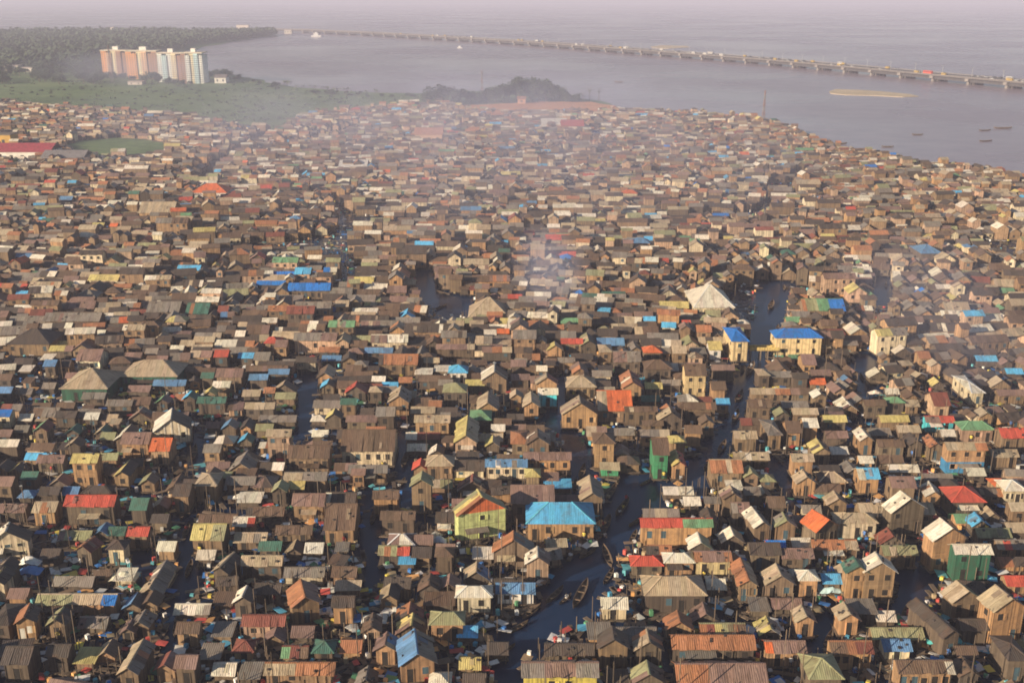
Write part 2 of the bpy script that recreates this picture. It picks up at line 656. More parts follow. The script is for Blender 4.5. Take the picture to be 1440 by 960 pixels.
# ------------------------------------------------------------------ mesh buffer
class Buf:
    def __init__(s): s.v = []; s.f = []; s.c = []
    def poly(s, pts, col):
        n = len(s.v); s.v.extend(pts); s.f.append(tuple(range(n, n+len(pts)))); s.c.append(col)
    def box(s, x0, y0, z0, x1, y1, z1, col, bottom=True):
        n = len(s.v)
        s.v.extend([(x0,y0,z0),(x1,y0,z0),(x1,y1,z0),(x0,y1,z0),(x0,y0,z1),(x1,y0,z1),(x1,y1,z1),(x0,y1,z1)])
        fs = [(4,5,6,7),(0,1,5,4),(1,2,6,5),(2,3,7,6),(3,0,4,7)]
        if bottom: fs.append((3,2,1,0))
        for f in fs: s.f.append(tuple(n+i for i in f)); s.c.append(col)
    def prism(s, top, th, col):
        """slab: polygon top and the same polygon lowered by th"""
        k = len(top); n = len(s.v)
        s.v.extend(top); s.v.extend([(p[0], p[1], p[2]-th) for p in top])
        s.f.append(tuple(range(n, n+k))); s.c.append(col)
        s.f.append(tuple(range(n+2*k-1, n+k-1, -1))); s.c.append(col)
        for i in range(k):
            j = (i+1) % k
            s.f.append((n+i, n+k+i, n+k+j, n+j)); s.c.append(col)
    def add(s, o, loc=(0,0,0), rz=0.0):
        n = len(s.v); c_, s_ = math.cos(rz), math.sin(rz); X, Y, Z = loc
        s.v.extend([(X+c_*x-s_*y, Y+s_*x+c_*y, Z+z) for x, y, z in o.v])
        s.f.extend([tuple(n+i for i in f) for f in o.f]); s.c.extend(o.c)
    def mesh(s, name, mat):
        me = bpy.data.meshes.new(name)
        nl = sum(len(f) for f in s.f)
        me.vertices.add(len(s.v)); me.vertices.foreach_set('co', np.array(s.v, dtype=np.float32).ravel())
        me.loops.add(nl); me.loops.foreach_set('vertex_index', np.concatenate([np.array(f, dtype=np.int32) for f in s.f]) if len(s.f) < 3000 else np.fromiter((i for f in s.f for i in f), dtype=np.int32, count=nl))
        tot = np.array([len(f) for f in s.f], dtype=np.int32); st = np.concatenate([[0], np.cumsum(tot)[:-1]]).astype(np.int32)
        me.polygons.add(len(s.f)); me.polygons.foreach_set('loop_start', st); me.polygons.foreach_set('loop_total', tot)
        me.update(calc_edges=True); me.polygons.foreach_set('use_smooth', np.zeros(len(s.f), dtype=bool)); me.shade_flat()
        at_ = me.attributes.new('Col', 'FLOAT_COLOR', 'FACE')
        cc = np.ones((len(s.f), 4), dtype=np.float32); cc[:, :3] = np.array(s.c, dtype=np.float32)
        at_.data.foreach_set('color', cc.ravel())
        me.materials.append(M[mat] if isinstance(mat, str) else mat)
        return me
def link(name, me, parent=None, loc=None, rz=0):
    o = bpy.data.objects.new(name, me); COL.objects.link(o)
    if parent: o.parent = parent
    if loc is not None: o.location = loc
    if rz: o.rotation_euler = (0, 0, rz)
    return o
def thing(name, label, cat, loc=(0,0,0), rz=0, group=None):
    o = link(name, None, None, loc, rz); o['label'] = label; o['category'] = cat
    if group: o['group'] = group
    return o
def tag(o, label, cat, group=None):
    o['label'] = label; o['category'] = cat
    if group: o['group'] = group
    return o
def jit(c, a=.1, r=rng):
    k = 1+r.uniform(-a, a)
    return (max(0, c[0]*k*(1+r.uniform(-.04, .04))), max(0, c[1]*k), max(0, c[2]*k*(1+r.uniform(-.05, .05))))

RC = dict(g=(.25,.215,.18), d=(.095,.074,.06), b=(.165,.108,.072), t=(.47,.37,.25), w=(.76,.69,.56), k=(.34,.33,.18), r=(.25,.085,.06),
          o=(.43,.19,.095), R=(.55,.10,.065), p=(.26,.165,.135), y=(.60,.50,.19), u=(.13,.27,.47), U=(.03,.20,.62), c=(.12,.47,.78),
          n=(.17,.34,.18), O=(.70,.17,.06), x=(.07,.17,.13), l=(.4,.4,.42))
WC = dict(W=(.23,.15,.085), D=(.095,.07,.05), O=(.40,.23,.11), C=(.60,.50,.34), Y=(.64,.50,.27), G=(.05,.25,.12), P=(.50,.33,.22),
          c=(.08,.55,.62), w=(.75,.72,.66), x=(.03,.13,.08), q=(.05,.24,.46), y=(.62,.5,.1))
GY = (.55,.60,.25)

# ------------------------------------------------------------------ one house
def house_geom(S, r, lod=0):
    """S: w d e rise form lc rc wall nwin ; local frame: x width, -y towards viewer. returns part -> list of Buf"""
    w, d, e, rise, T = S['w'], S['d'], S['e'], S['rise'], S['form']
    P = dict(wall=[Buf()], roof=[Buf()], platform=[Buf()], stilt_frame=[Buf()], window=[], door=[], porch_roof=[])
    W, Rf = P['wall'][0], P['roof'][0]
    base = S.get('base', .7)
    wc = jit(WC[S['wall']], .22, r)
    if S['wall'] in 'WODP':
        k_ = r.random()*.5; q_ = r.choice(((.18,.135,.09), (.27,.21,.13), (.14,.115,.095), (.34,.22,.11))); wc = tuple(a*(1-k_)+b*k_ for a, b in zip(wc, q_))
    if S.get('Y') : wc = GY
    sw = T == 'G'
    L, Sp = (d, w) if sw else (w, d)
    def m(a, b, z): return (-b, a, z) if sw else (a, b, z)   # ridge frame -> local
    def fl(pts): return pts
    ov = .34 if lod < 2 else .2
    hs = Sp/2
    slope = rise/hs
    th = .07
    def zr(b): return e+rise-abs(b)*slope            # wall-top line
    # walls
    open_front = S.get('open')
    if T == 'F':
        zb = e+rise
        W.poly([(-w/2,-d/2,base),(w/2,-d/2,base),(w/2,-d/2,e),(-w/2,-d/2,e)], wc)
        W.poly([(w/2,d/2,base),(-w/2,d/2,base),(-w/2,d/2,zb),(w/2,d/2,zb)], wc)
        W.poly([(-w/2,d/2,base),(-w/2,-d/2,base),(-w/2,-d/2,e),(-w/2,d/2,zb)], wc)
        W.poly([(w/2,-d/2,base),(w/2,d/2,base),(w/2,d/2,zb),(w/2,-d/2,e)], wc)
    else:
        if T == 'H':
            W.box(-w/2, -d/2, base, w/2, d/2, e-.02, wc)
        else:
            gc = wc
            if S.get('gable'): gc = RC[S['gable']]
            for s_ in (-1, 1):
                q = [m(-L/2*s_, hs*s_*(-1 if sw else -1)*1, 0)]  # placeholder
            A, Bq = L/2, hs
            fA = [m(-A,Bq,base), m(-A,-Bq,base), m(-A,-Bq,e), m(-A,0,e+rise-.02), m(-A,Bq,e)]
            fB = [m(A,-Bq,base), m(A,Bq,base), m(A,Bq,e), m(A,0,e+rise-.02), m(A,-Bq,e)]
            if S.get('gable'):
                for f in (fA, fB):
                    W.poly(f[:2]+[f[2], f[4]], wc); W.poly([f[2], f[3], f[4]], gc)
            else:
                W.poly(fA, wc); W.poly(fB, wc)
            W.poly([m(-A,-Bq,base), m(A,-Bq,base), m(A,-Bq,e), m(-A,-Bq,e)], wc)
            W.poly([m(A,Bq,base), m(-A,Bq,base), m(-A,Bq,e), m(A,Bq,e)], wc)
        if S.get('base') is None and S.get('lower') and lod == 0:
            W.box(-w/2-.04, -d/2-.04, base, w/2+.04, d/2+.04, base+(e-base)*.46, WC[S['lower']])
    if S.get('s2') and lod == 0:      # storey band
        W.box(-w/2-.03, -d/2-.03, base+(e-base)*.5, w/2+.03, d/2+.03, base+(e-base)*.5+.12, jit(wc, .3, r))
    # roof sheets
    lc, rc = S['lc'], S['rc']
    sheet = [.95, 1.9, 4.5][lod]
    pal = lambda s_, t: RC[s_[min(len(s_)-1, int(t*len(s_)))]]
    if T == 'F':
        n = max(1, round(w/sheet)); zb = e+rise; k = rise/d
        for i in range(n):
            a0, a1 = -w/2-ov+(w+2*ov)*i/n, -w/2-ov+(w+2*ov)*(i+1)/n
            c = jit(pal(lc, (i+.5)/n), .13, r); dz = .08+r.uniform(0, .03)
            Rf.prism([(a0,-d/2-ov,e-k*ov+dz),(a1,-d/2-ov,e-k*ov+dz),(a1,d/2+ov,zb+k*ov+dz),(a0,d/2+ov,zb+k*ov+dz)], .05, c)
    elif T in 'RG':
        n = max(1, round(L/sheet)); 
        for s_ in (-1, 1):
            for i in range(n):
                a0, a1 = -L/2-ov+(L+2*ov)*i/n, -L/2-ov+(L+2*ov)*(i+1)/n
                cs = lc if s_ == (1 if sw else -1) else rc
                tt = (i+.5)/n
                if sw: tt = 1-tt            # back to front
                c = jit(pal(cs, tt), .2, r); dz = .08+r.uniform(0, .04)
                if r.random() < .07 and not S.get('mark'): c = jit(RC[pick(r, 'gbdtpwo')], .15, r)
                lo = e-ov*slope+dz; hi = e+rise+dz; bo = (hs+ov+(r.uniform(-.16, .14) if lod < 2 else 0))*s_; sg = r.uniform(-.05, .05) if lod < 2 else 0
                q = [m(a0,bo,lo+sg), m(a1,bo,lo-sg), m(a1,0,hi), m(a0,0,hi)]
                if s_ == 1: q = q[::-1]
                Rf.prism(q, .05, c)
        if lod == 0:
            Rf.prism([m(-L/2-ov,-.2,e+rise+.13-.2*slope*.6), m(L/2+ov,-.2,e+rise+.13-.2*slope*.6), m(L/2+ov,0,e+rise+.14), m(-L/2-ov,0,e+rise+.14)], .03, jit(pal(lc, .5), .2, r))
            Rf.prism([m(L/2+ov,.2,e+rise+.13-.2*slope*.6), m(-L/2-ov,.2,e+rise+.13-.2*slope*.6), m(-L/2-ov,0,e+rise+.14), m(L/2+ov,0,e+rise+.14)], .03, jit(pal(lc, .5), .2, r))
            for q in range(r.choice((0, 2, 3, 5))):      # stones and tyres holding the sheets down
                a = r.uniform(-L/2, L/2); b0 = r.uniform(-hs, hs)*.9; zf0 = e+rise-abs(b0)*slope+.13; k0 = r.uniform(.1, .2); x_, y_, _ = m(a, b0, 0)
                Rf.box(x_-k0, y_-k0, zf0-.05, x_+k0, y_+k0, zf0+.16, jit((.07,.06,.055), .4, r), False)
            for q in range(r.choice((0, 0, 0, 1, 1, 2))):      # patches laid on the roof
                s_ = r.choice((-1, 1)); pw, ph = r.uniform(.5, .95), r.uniform(.9, 2.2)
                a = r.uniform(-L/2+pw, L/2-pw) if L > 2*pw+.1 else 0; b0 = r.uniform(.1, max(.15, hs-ph))*s_; b1 = b0+min(ph, hs)*s_*.9
                zf = lambda b: e+rise-abs(b)*slope+.15
                c = jit(tuple((x*1.2+y)/2.2 for x, y in zip(RC[r.choice('gbdtptg')], pal(lc, .5))), .2, r)
                qd = [m(a-pw/2,b1,zf(b1)), m(a+pw/2,b1,zf(b1)), m(a+pw/2,b0,zf(b0)), m(a-pw/2,b0,zf(b0))]
                if s_ == 1: qd = qd[::-1]
                Rf.prism(qd, .03, c)
    else:  # hip (or dome-like shallow hip)
        Lo, Wo = L/2+ov, hs+ov
        run = min(Wo, Lo*.98); zt = e+rise+.1; z0 = e-ov*slope+.1
        rl = max(0.02, Lo-run)
        n = max(3, round(2*Lo/sheet))
        xs = sorted(set([-Lo+2*Lo*i/n for i in range(n+1)]+[-rl, rl]))
        def hh(a): return min(1.0, (Lo-abs(a))/max(.01, Lo-rl))
        for s_ in (-1, 1):
            for a0, a1 in zip(xs, xs[1:]):
                if a1-a0 < .02: continue
                h0, h1 = hh(a0), hh(a1); cs = lc if s_ == -1 else rc
                c = jit(pal(cs, ((a0+a1)/2+Lo)/(2*Lo)), .1, r)
                q = [m(a0,Wo*s_,z0), m(a1,Wo*s_,z0), m(a1,Wo*s_*(1-h1),z0+(zt-z0)*h1), m(a0,Wo*s_*(1-h0),z0+(zt-z0)*h0)]
                if s_ == 1: q = q[::-1]
                Rf.prism(q, .05, c)
        for s_ in (-1, 1):
            c = jit(pal(lc if s_ == -1 else rc, 0 if s_ == -1 else 1), .08, r)
            q = [m(Lo*s_,Wo*s_,z0), m(Lo*s_,-Wo*s_,z0), m(rl*s_,0,zt)]
            Rf.poly([q[1], q[0], q[2]] , c)
        if lod == 0:   # hip ridge caps
            cc = jit(pal(lc, .5), .1, r); cc = tuple(min(.8, x*1.35) for x in cc)
            for s_ in (-1, 1):
                for t_ in (-1, 1):
                    p0 = m(Lo*s_, Wo*t_, z0+.05); p1 = m(rl*s_, 0, zt+.05)
                    v = Vector(p1)-Vector(p0); sd = v.cross(Vector((0,0,1))).normalized()*.13
                    Rf.prism([tuple(Vector(p0)-sd), tuple(Vector(p0)+sd), tuple(Vector(p1)+sd), tuple(Vector(p1)-sd)], .05, cc)
    # platform and stilts
    Pl, St = P['platform'][0], P['stilt_frame'][0]
    pf = S.get('plat', .5)
    wp = jit((.15,.11,.075), .25, r)
    if lod < 2:
        nb = 3 if lod == 1 else 7
        for i in range(nb):
            x0 = -w/2-pf*.6+(w+pf*1.2)*i/nb; x1 = x0+(w+pf*1.2)/nb
            Pl.box(x0, -d/2-pf*r.uniform(.6, 1.3), base-.14+r.uniform(0,.02), x1, d/2+pf*.4, base+r.uniform(-.03, 0), jit(wp, .25, r))
        nx = max(2, round(w/2.2)+1)
        for i in range(nx):
            for yy in (-d/2-pf*.3, d/2):
                x = -w/2+.05+(w-.1)*i/(nx-1)
                if lod == 0: P.setdefault('posts', []).append((x, yy))
                else: St.box(x-.08, yy-.08, -.6, x+.08, yy+.08, base-.15, (.08,.06,.045), False)
    else:
        Pl.box(-w/2-.4, -d/2-.5, base-.5, w/2+.4, d/2+.4, base-.01, wp, False)
    # openings
    if lod == 2:
        if r.random() < .6 and e-base > 1.5:
            for i in range(1 if w < 4 else 2):
                x = r.uniform(-w/2+.5, w/2-.5)
                W.box(x-.35, -d/2-.05, base+.6, x+.35, -d/2+.05, base+1.5, (.025,.02,.018), False)
        return P
    levels = [base] if not S.get('s2') else [base, base+(e-base)*.5]
    lh = (e-base)/len(levels)
    if lh < 1.25: return P
    for li, zb in enumerate(levels):
        nw = S.get('nwin', 0) if S.get('nwin') is not None else 0
        k = nw if nw else max(1, int(w/1.9))
        if len(levels) == 2 and nw: k = max(1, nw//2)
        door_i = r.randrange(k) if (li == 0 and not S.get('wins') and lod == 0) else -1
        for i in range(k):
            x = -w/2+w*(i+.5)/k + r.uniform(-.15, .15)
            ww = min(.42, w/k*.3); h0, h1 = zb+lh*.38, zb+lh*.76
            dark = (.018,.015,.013) if r.random() < .8 else (.05,.10,.13)
            fc = jit(tuple(min(.8, q*1.25) for q in wc), .2, r)
            if S.get('wlit'): dark = (.75,.72,.62)
            if i == door_i:
                b = Buf(); y = -d/2
                b.box(x-.4, y-.05, zb+.02, x+.4, y+.03, zb+min(lh*.86, 1.95), dark)
                b.box(x-.5, y-.08, zb+.02, x-.4, y+.03, zb+min(lh*.9, 2.02), fc); b.box(x+.4, y-.08, zb+.02, x+.5, y+.03, zb+min(lh*.9, 2.02), fc)
                P['door'].append(b); continue
            if not nw and r.random() < .25: continue
            b = Buf(); y = -d/2
            b.box(x-ww, y-.04, h0, x+ww, y+.03, h1, dark)
            b.box(x-ww-.07, y-.07, h0-.07, x+ww+.07, y+.03, h0, fc); b.box(x-ww-.07, y-.07, h1, x+ww+.07, y+.03, h1+.07, fc)
            if lod == 0:
                b.box(x-ww-.07, y-.06, h0, x-ww, y+.03, h1, fc); b.box(x+ww, y-.06, h0, x+ww+.07, y+.03, h1, fc)
                if r.random() < .35: b.box(x+ww+.08, y-.1, h0, x+ww+.1+ww, y-.05, h1, jit(fc, .3, r))   # open shutter
            P['window'].append(b)
        # left side openings
        if d > 3 and lod == 0:
            for i in range(max(1, int(d/2.8))):
                y = -d/2+d*(i+.5)/max(1, int(d/2.8)); b = Buf(); h0, h1 = zb+lh*.4, zb+lh*.75
                if r.random() < .4: continue
                b.box(-w/2-.05, y-.35, h0, -w/2+.03, y+.35, h1, (.02,.017,.015)); b.box(-w/2-.07, y-.42, h0-.07, -w/2+.03, y+.42, h0, fc); b.box(-w/2-.07, y-.42, h1, -w/2+.03, y+.42, h1+.06, fc)
                P['window'].append(b)
    if S.get('stripes'):
        for i in range(5):
            x = -w/2+w*(i+.5)/5; W.box(x-.18, -d/2-.05, e*.6, x+.18, -d/2+.02, e+rise*(1-abs(x)/(w/2))*.85, (.75,.68,.55), False)
    # porch lean-to on some
    if lod == 0 and S.get('porch'):
        b = Buf(); c = jit(RC[r.choice('gbdtw')], .2, r); n = 4
        z1 = min(e-.25, base+2.0); x0 = -w/2+r.uniform(0, w*.3); x1 = x0+w*r.uniform(.35, .6)
        for i in range(n):
            a0, a1 = x0+(x1-x0)*i/n, x0+(x1-x0)*(i+1)/n; dz = r.uniform(0, .03)
            b.prism([(a0,-d/2-1.3,z1-.35+dz),(a1,-d/2-1.3,z1-.35+dz),(a1,-d/2-.02,z1+dz),(a0,-d/2-.02,z1+dz)], .04, jit(c, .12, r))
        b.box(x0+.05,-d/2-1.25,-.3,x0+.13,-d/2-1.17,z1-.36,(.1,.08,.06)); b.box(x1-.13,-d/2-1.25,-.3,x1-.05,-d/2-1.17,z1-.36,(.1,.08,.06))
        P['porch_roof'].append(b)
    return P
def corners(S):
    """key outline points of the house in its local frame"""
    w, d, e, rise, T = S['w'], S['d'], S['e'], S['rise'], S['form']; o = .3
    pts = [(x*(w/2), y*(d/2), .25) for x in (-1,1) for y in (-1,1)]+[(x*(w/2+o), y*(d/2+o), e) for x in (-1,1) for y in (-1,1)]
    if T == 'R': pts += [(-w/2-o,0,e+rise), (w/2+o,0,e+rise)]
    if T == 'G': pts += [(0,-d/2-o,e+rise), (0,d/2+o,e+rise)]
    if T == 'H':
        q = max(0, (w-d)/2); pts += [(-q,0,e+rise), (q,0,e+rise)]
    if T == 'F': pts += [(x*(w/2+o), d/2+o, e+rise) for x in (-1,1)]
    return pts
def bbox(S, x, y, rz=0):
    c_, s_ = math.cos(rz), math.sin(rz)
    P = [px(x+c_*a-s_*b, y+s_*a+c_*b, z) for a, b, z in corners(S)]
    return min(p[0] for p in P), min(p[1] for p in P), max(p[0] for p in P), max(p[1] for p in P)
def set_rise(S):
    sp_ = S['w'] if S['form'] == 'G' else S['d']
    if S['form'] == 'F': S['rise'] = .12*S['d']+.1
    elif S['form'] == 'H': S['rise'] = .27*min(S['w'], S['d'])
    else: S['rise'] = (.34 if S['form'] == 'G' else .29)*sp_
    if S.get('dome'): S['rise'] *= 1.15
    if S.get('big'): S['rise'] *= 1.45
def parse(line):
    mark = None
    if '@' in line: line, mark = line.split('@'); mark = mark.strip()
    t = line.split(); x0, y0, x1, y1 = map(float, t[:4])
    S = dict(form=t[4], wall=t[6], mark=mark)
    lc = t[5]; S['lc'], S['rc'] = (lc.split('/') if '/' in lc else (lc, lc))
    for o in t[7:]:
        if '=' in o:
            k, v = o.split('=')
            if k == 'wins':
                if v.endswith('w'): S['wlit'] = True; v = v[:-1]
                S['nwin'] = int(v)
            elif k == 'rz': S['rz'] = R(float(v))
            elif k == 'base': S['lower'] = v
            else: S[k] = v
        else: S[o] = True
    e = 3.6 if S['form'] != 'F' else 2.8
    if S.get('s2'): e = 5.8
    if S.get('low'): e = 2.7
    if t[4] in 'RG' and (x1-x0) > 60: e += .4
    S['e'] = e+rng.uniform(-.25, .25)
    S['w'] = 5; S['d'] = 4.5; x, y = at((x0+x1)/2, y1)[:2]; y += 2
    for it in range(60):
        set_rise(S)
        b = bbox(S, x, y, S.get('rz', 0)); mpp = dep(x, y)/FPX
        y += ((b[3]-y1)*mpp*1.3)*.6
        x += ((x0+x1)-(b[0]+b[2]))/2*mpp*.8
        S['w'] += ((x1-x0)-(b[2]-b[0]))*mpp*.6; S['w'] = max(2.3, S['w'])
        S['d'] += ((y1-y0)-(b[3]-b[1]))*mpp*.9
        if S['d'] < 2.4:
            S['e'] = max(1.7, S['e']-.12); S['d'] = 2.4
        lim = 17 if S['form'] == 'G' or S.get('low') else 11
        if S['d'] > lim: S['d'] = lim; S['e'] += .08
    set_rise(S)
    S['x'], S['y'], S['rz'] = x, y, S.get('rz', 0.0)
    S['box'] = (x0, y0, x1, y1); S['area'] = (x1-x0)*(y1-y0)
    S['traced'] = True
    if mark and 'yellow-green' in mark: S['Y'] = True
    return S
HOUSES = [parse(l) for l in TR.strip().split('\n') if l.strip()]

# ------------------------------------------------------------------ settlement outline, canals, occupancy
EDGE = [(-900,118),(-150,140),(0,146),(140,156),(280,168),(340,180),(398,184),(420,166),(480,158),(560,151),(640,149),(660,158),(700,161),(850,159),(868,157),(960,160),(1060,170),(1118,184),(1136,197),(1180,213),(1240,221),(1300,233),(1380,241),(1440,250),(1700,280),(2300,340)]
def edge_v(u):
    i = bisect.bisect([p[0] for p in EDGE], u)
    i = min(max(1, i), len(EDGE)-1); a, b = EDGE[i-1], EDGE[i]
    return a[1]+(b[1]-a[1])*(u-a[0])/(b[0]-a[0])
def in_canal(u, v, pad=0):
    for pl in CANALS:
        lo, hi = (pl[0], pl[-1]) if pl[0][1] < pl[-1][1] else (pl[-1], pl[0])
        if v < lo[1] or v > hi[1]: continue
        for a, b in zip(pl, pl[1:]):
            if a[1] > b[1]: a, b = b, a
            if a[1] <= v <= b[1]:
                t = (v-a[1])/max(1e-6, b[1]-a[1]); uc = a[0]+(b[0]-a[0])*t; wd = a[2]+(b[2]-a[2])*t
                if abs(u-uc) < wd/2+pad: return True
    return False
def in_field(u, v):
    if ((u-168)/82)**2+((v-211)/16)**2 < 1: return True       # green field on the left
    for a, b in (((412,168),(300,236)), ((300,236),(285,262))):  # dark creek on the far left
        if a[1] <= v <= b[1]:
            uc = a[0]+(b[0]-a[0])*(v-a[1])/(b[1]-a[1])
            if abs(u-uc) < 13: return True
    if 650 < u < 860 and v < 159: return True
    return False
grid = {}
CS = 8.0
def rect_pts(x, y, w, d, rz, pad=0):
    c_, s_ = math.cos(rz), math.sin(rz); a, b = w/2+pad, d/2+pad
    return [(x+c_*p-s_*q, y+s_*p+c_*q) for p, q in ((-a,-b),(a,-b),(a,b),(-a,b))]
def sat(A, B):
    for P, Q in ((A, B), (B, A)):
        for i in range(4):
            x0, y0 = P[i]; x1, y1 = P[(i+1) % 4]; nx, ny = y1-y0, x0-x1
            pa = [nx*p[0]+ny*p[1] for p in P]; qa = [nx*p[0]+ny*p[1] for p in Q]
            if max(pa) <= min(qa) or max(qa) <= min(pa): return False
    return True
def cells(pts):
    xs = [p[0] for p in pts]; ys = [p[1] for p in pts]
    for i in range(int(min(xs)//CS), int(max(xs)//CS)+1):
        for j in range(int(min(ys)//CS), int(max(ys)//CS)+1): yield i, j
def occupied(pts):
    for c in cells(pts):
        for q in grid.get(c, ()):
            if sat(pts, q): return True
    return False
def grid_pop(pts):
    for c in cells(pts): grid[c].remove(pts)
def occupy(pts):
    for c in cells(pts): grid.setdefault(c, []).append(pts)

# traced houses: biggest and best placed first; small ones that collide hard are shrunk
HOUSES.sort(key=lambda S: (0 if S['mark'] else 1, -S['area']))
kept = []
for S in HOUSES:
    ok = False
    if not S['mark'] and any(in_canal(*px(S['x']+k_*S['w']/2, S['y']-S['d']/2, z_), -5) for k_ in (-.6, 0, .6) for z_ in (1.5, S['e'])): continue
    for k in range(7):
        pts = rect_pts(S['x'], S['y'], S['w'], S['d'], S['rz'], -.3)
        if not occupied(pts): ok = True; break
        if k % 2 == 0 and S['d'] > 2.6: S['d'] *= .86; S['y'] -= S['d']*.06
        else: S['w'] *= .92; S['d'] *= .95
        set_rise(S)
    if ok and S['w'] > 1.5 and S['d'] > 1.5:
        occupy(pts); kept.append(S)
print('traced kept', len(kept), 'of', len(HOUSES))

# ------------------------------------------------------------------ infill of the whole settlement
def pick(r, s): return s[int(r.random()*len(s))]
def roofstr(r, far):
    x = r.random()
    base = 'ggbbbbdddddttpgkwgbptbgddb' if not far else 'gggbbbttppddkwwgptogbbd'
    if x < .80: return pick(r, base)
    if x < .95: return pick(r, 'orkowwtyo')
    return pick(r, 'RucURnxuOccnw')
def near_sp(v): return v
fill = []
BIG = {}
for T_ in kept:
    bx = bbox(T_, T_['x'], T_['y'], T_['rz'])
    for i in range(int(bx[0]//60), int(bx[2]//60)+1):
        for j in range(int(bx[1]//60), int(bx[3]//60)+1): BIG.setdefault((i, j), []).append((bx, T_['y']))
def hides(b, Y):
    """would a filler shed with image box b stand in front of the face of a recorded house"""
    for i in range(int(b[0]//60), int(b[2]//60)+1):
        for j in range(int(b[1]//60), int(b[3]//60)+1):
            for q, yq in BIG.get((i, j), ()):
                if yq <= Y: continue
                ox = min(b[2], q[2])-max(b[0], q[0]); oy = min(b[3], q[3])-max(b[1], q[1])
                if ox > 3 and oy > .14*(q[3]-q[1]): return True
    return False
def try_house(u_guess, X, Y, r, w, d, rz, T):
    u, v = px(X, Y, 0)
    if v < edge_v(u)+1.5 or in_field(u, v): return None
    if Y > 1600: return None
    if Y > 260 and abs(mnoise.noise(Vector((X*.011+.3*Y*.004, Y*.006, 7.7)))) < .028: return None
    if Y > 300 and mnoise.noise(Vector((X*.02, Y*.014, 2.2))) > .62: return None
    pts = rect_pts(X, Y, w, d, rz, 0)
    for p in pts+[(X, Y)]:
        a, b = px(p[0], p[1], 0)
        if in_canal(a, b, 4.5+max(0, (b-600)*.012)): return None
        if b < edge_v(a)+1: return None
    if occupied(pts): return None
    occupy(pts)
    v_ = px(X, Y, 0)[1]; nearz = v_ > 500
    if nearz and ((w > 5.5 and r.random() < .8) or r.random() < .5): grid_pop(pts); return None
    far = Y > 430
    lc = roofstr(r, far)
    if nearz and r.random() < .6: lc = pick(r, 'ddbbgp')
    rc = lc if r.random() < .8 else pick(r, 'gbdtp')
    if r.random() < .22: lc = lc+pick(r, 'gbtdwpo')
    e = r.uniform(2.4, 3.6) if not nearz else r.uniform(2.0, 2.9)
    if r.random() < .16 and not nearz: e = r.uniform(4.6, 6.0)
    if T == 'F': e = r.uniform(2.0, 2.8)
    S = dict(form=T, lc=lc, rc=rc, wall=pick(r, 'WWWWDDOOOPPCCWWOP'), w=w, d=d, e=e, x=X, y=Y, rz=rz, mark=None)
    if e > 4: S['s2'] = True
    set_rise(S)
    if T == 'G' and d < w: pass
    b = bbox(S, X, Y, rz)
    if v_ > 380:
        for q_ in [(x_*w/2, y_*d/2) for x_ in (-1, 0, 1) for y_ in (-1, 1)]:
            for zz in (e*.6, e+.5):
                a2, b2 = px(X+q_[0], Y+q_[1], zz)
                if in_canal(a2, b2, 0): grid_pop(pts); return None
    if nearz and hides(b, Y):
        grid_pop(pts); return None
    S['box'] = b; S['area'] = max(0, min(1440, b[2])-max(0, b[0]))*max(0, min(960, b[3])-max(0, b[1]))
    S['traced'] = False
    fill.append(S); return S
Y = 78.0
fr = random.Random(11)
while Y < 1600:
    pitch_y = fr.uniform(4.6, 6.0) + (0 if Y < 500 else .8)
    ulo, uhi = (-170, 1620)
    z_ = dep(0, Y)
    xl, xr = (ulo-CX)/FPX*z_, (uhi-CX)/FPX*z_
    X = xl + fr.uniform(0, 4)
    while X < xr:
        ang = mnoise.noise(Vector((X*.012, Y*.012, 3.3)))*.42+fr.uniform(-.09, .09)
        if abs(ang) < .12: ang = fr.uniform(-.05, .05)
        blk = mnoise.noise(Vector((X*.03, Y*.03, 9.1)))
        T = 'R' if fr.random() < .6+blk*.9-(.25 if X > Y*.15 and Y < 350 else -.06) else fr.choice('GGGGHF')
        if T == 'R': w, d = fr.choice((4.5, 5.5, 6.5, 8, 10))*fr.uniform(.85, 1.15), fr.uniform(3.4, 4.9)
        elif T == 'G': w, d = fr.uniform(3.4, 5.0), fr.uniform(4.2, 7.0)
        elif T == 'H': w, d = fr.uniform(4.5, 7.5), fr.uniform(4, 5.5)
        else: w, d = fr.uniform(2.5, 5), fr.uniform(2, 3.4)
        if Y > 500 and fr.random() < .045: w *= 1.9; d *= 1.7
        S = None
        for k in range(3):
            S = try_house(0, X+w/2, Y+fr.uniform(-.9, .9), fr, w, d, ang, T)
            if S: break
            w *= .72; d *= .8
        X += w+fr.uniform(.2, 1.1) if S else fr.uniform(.6, 1.4)
    Y += pitch_y*.62
print('infill', len(fill))
# second pass: squeeze tiny sheds into what is still open close by
for k in range(5000):
    Yq = 78+400*fr.random()**1.3; z_ = dep(0, Yq); Xq = (fr.uniform(-60, 1500)-CX)/FPX*z_
    try_house(0, Xq, Yq, fr, fr.uniform(1.8, 3.6), fr.uniform(1.7, 2.8), fr.uniform(-.3, .3), fr.choice('FRGF'))
print('infill+sheds', len(fill))
ALL = kept+fill

